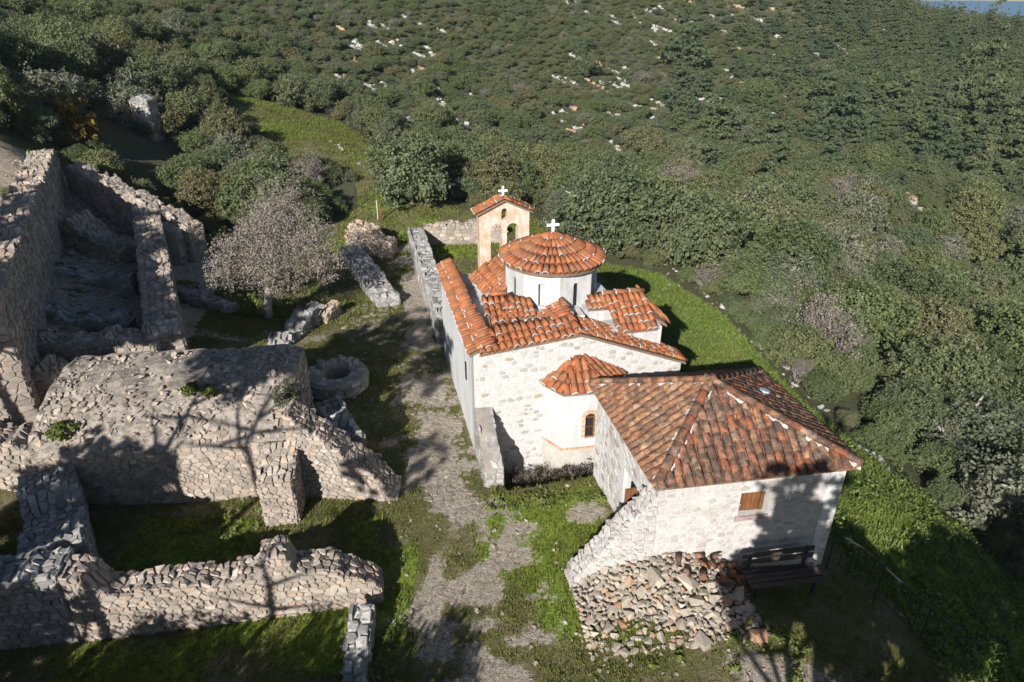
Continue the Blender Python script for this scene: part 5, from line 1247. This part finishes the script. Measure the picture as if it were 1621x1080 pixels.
def weeds(X, Y, s, n, mat, seed, name):
    P = []
    r = np.random.default_rng(seed)
    for x, y, ss in zip(X, Y, s):
        q = r.normal(size=(n, 3)) * np.array([.5, .5, .35]) * ss; q[:, 2] = abs(q[:, 2]); P.append(q + np.array([x, y, gz(x, y)]))
    P = np.concatenate(P); V, F = leaf_cards(P, np.tile([0, 0, 1.0], (len(P), 1)), .06, seed, 1.4, .8); o = bpy.data.objects.new(name, mesh_np(name, V, F, mat, False)); COL.objects.link(o); tag(o, kind='stuff')
# broad-leaved weeds on the bank by the house and at the foot of the walls
r_ = np.random.default_rng(61); bx_ = r_.uniform(7.6, 13.5, 420); by_ = r_.uniform(8.2, 18, 420); k_ = in_poly(bx_, by_, BANK) & (vnoise(bx_, by_, 1.2, 62) > -.15)
weeds(bx_[k_], by_[k_], r_.uniform(.14, .34, k_.sum()), 60, M['weed'], 63, 'broad_leaved_weeds')
wx = np.concatenate([r_.uniform(-8, -6, 16), r_.uniform(-.6, 2.6, 26), r_.uniform(2.2, 6, 14), r_.uniform(-3.2, -2.1, 16)]); wy = np.concatenate([r_.uniform(12.2, 13.4, 16), 13.9 - r_.uniform(0, .6, 26), r_.uniform(8.6, 9.6, 14), r_.uniform(8.2, 9.9, 16)])
weeds(wx, wy, r_.uniform(.10, .22, len(wx)), 50, M['weed'], 64, 'low_weeds')
KIND['brush'] = [(crown_mesh("crown", [(0, 0, .5, .9, .6, .5), (.5, .1, .4, .6, .5, .4)], 1500, .05, leaf_mat("dry_brush", [(0, (.05, .042, .028)), (1, (.065, .05, .03))]), 520, .9), twig_mesh("trunk", 521, 10, 2))]  # brush grows there; its leaf colour is also darkened for the pit's shade
for u_, w_ in ((.85, -.6), (1.4, -.75), (1.95, -.85), (2.5, -1.0), (3.0, -1.0)):
    q_ = C3(u_, w_, 0); put_tree('brush', 0, q_.x, q_.y, gz(q_.x, q_.y) - .03, .62, 'dark dry brush growing in the pit before the apse', 'bush', 'dry brush in the pit before the apse', 'dry_brush')
# tufts on the vault
for x, y, z, s, mt, lb in ((-5.75, 14.9, 2.15, .42, 'leaf_olive', 'grey green shrub growing on the edge of the vaulted ruin'), (-8.2, 15.0, 2.35, .22, 'leaf_light', 'dry grass tuft on top of the vaulted ruin'), (-7.7, 14.95, 2.35, .2, 'leaf_light', 'yellowish tuft beside the dry grass on the vaulted ruin'), (-10.9, 13.75, 1.9, .3, 'leaf_light', 'green tuft on the shelf left of the vaulted ruin')):
    me = crown_mesh("foliage", [(0, 0, s * .6, s, s, s * .6)], 900, .05, M[mt], int(abs(x) * 100)); t = thing('wall_plant', (x, y, z), lb, 'plant'); o = bpy.data.objects.new('foliage', me); COL.objects.link(o); o.parent = t
# loose stones lying about
mb = MB()
lx = np.concatenate([r_.uniform(-3.4, 2.6, 110), r_.uniform(6, 12, 130), r_.uniform(-6, -2.6, 90), r_.uniform(1.0, 6.0, 60)]); ly = np.concatenate([r_.uniform(8, 14.2, 110), r_.uniform(10, 31, 130), r_.uniform(14, 22, 90), r_.uniform(8.2, 9.8, 60)])
lz = tz(lx, ly)
for x, y, z in zip(lx, ly, lz):
    if any(in_poly(np.array([x]), np.array([y]), f)[0] for f in FOOT): continue
    k = rng.randrange(14); s = rng.uniform(.018, .06) * (1.5 if rng.random() < .1 else 1); Mx = Matrix.Translation((x, y, z + s * .15)) @ rot_rand(.3) @ Matrix.Diagonal((s, s, s, 1)); mb.add([Mx @ Vector(v) for v in LUMPS[k][0]], LUMPS[k][1])
for _ in range(520):
    y = rng.uniform(15, 32); x = -12.4 - (y - 16) * .44 - rng.uniform(-.9, 3.6); s = rng.uniform(.05, .2); k = rng.randrange(14); Mx = Matrix.Translation((x, y, gz(x, y) + s * .2)) @ rot_rand(.5) @ Matrix.Diagonal((s, s, s, 1)); mb.add([Mx @ Vector(q_) for q_ in LUMPS[k][0]], LUMPS[k][1])
tag(mb.build('scattered_stones', M['stone']), kind='stuff')
# limestone outcrops on the hillside
mb = MB(); mb2 = MB()
def outcrop(cx_, cy_, n, spread, s0, s1, b_, ang):
    for _ in range(n):
        t = rng.gauss(0, 1) * spread; u = rng.gauss(0, .3) * spread * .4; x = cx_ + t * math.cos(ang) - u * math.sin(ang); y = cy_ + t * math.sin(ang) + u * math.cos(ang); s = rng.uniform(s0, s1)
        k = rng.randrange(14); Mx = Matrix.Translation((x, y, gz(x, y) + s * .12)) @ rot_rand(.4) @ Matrix.Diagonal((s, s, s * 1.1, 1)); b_.add([Mx @ Vector(v) for v in LUMPS[k][0]], LUMPS[k][1])
for x, y, sp_, an, oc in OUT: outcrop(x, y, rng.randrange(5, 11), sp_ * .8, .16, .5, mb2 if oc else mb, an)
for x, y in ((-9.8, 45), (-8.6, 43.5), (-12.5, 50), (-3.2, 40.5), (-2.2, 41.2), (9.0, 27.4), (8.0, 30.3), (10.0, 23.9), (10.7, 21.3), (11.6, 17.8)): outcrop(x, y, 7, .8, .05, .17, mb, R(-60))
tag(mb.build('limestone_outcrops', simple("limestone", (.42, .40, .37), .95, 2.0, .4)), kind='stuff'); tag(mb2.build('ochre_outcrops', simple("ochre_rock", (.42, .28, .19), .95, 2.0, .4)), kind='stuff')

# ------------------------------------------------------------------ thin haze over the hillside
zt_ = float(GZ.max()) + 7; zb_ = float(GZ.min()) - 1
hz = MB().box((float(gx.min() + gx.max()) / 2, float(gy.min() + gy.max()) / 2, (zt_ + zb_) / 2), float(gx.max() - gx.min()) + 20, float(gy.max() - gy.min()) + 20, zt_ - zb_).build('haze', None); tag(hz, kind='stuff')
m = bpy.data.materials.new("haze"); m.use_nodes = True; N = m.node_tree.nodes; L = m.node_tree.links
N.remove(N["Principled BSDF"]); pv = N.new("ShaderNodeVolumePrincipled"); pv.inputs["Color"].default_value = (.66, .82, 1, 1); pv.inputs["Density"].default_value = .00016
L.new(pv.outputs[0], N["Material Output"].inputs["Volume"]); hz.data.materials.append(m)
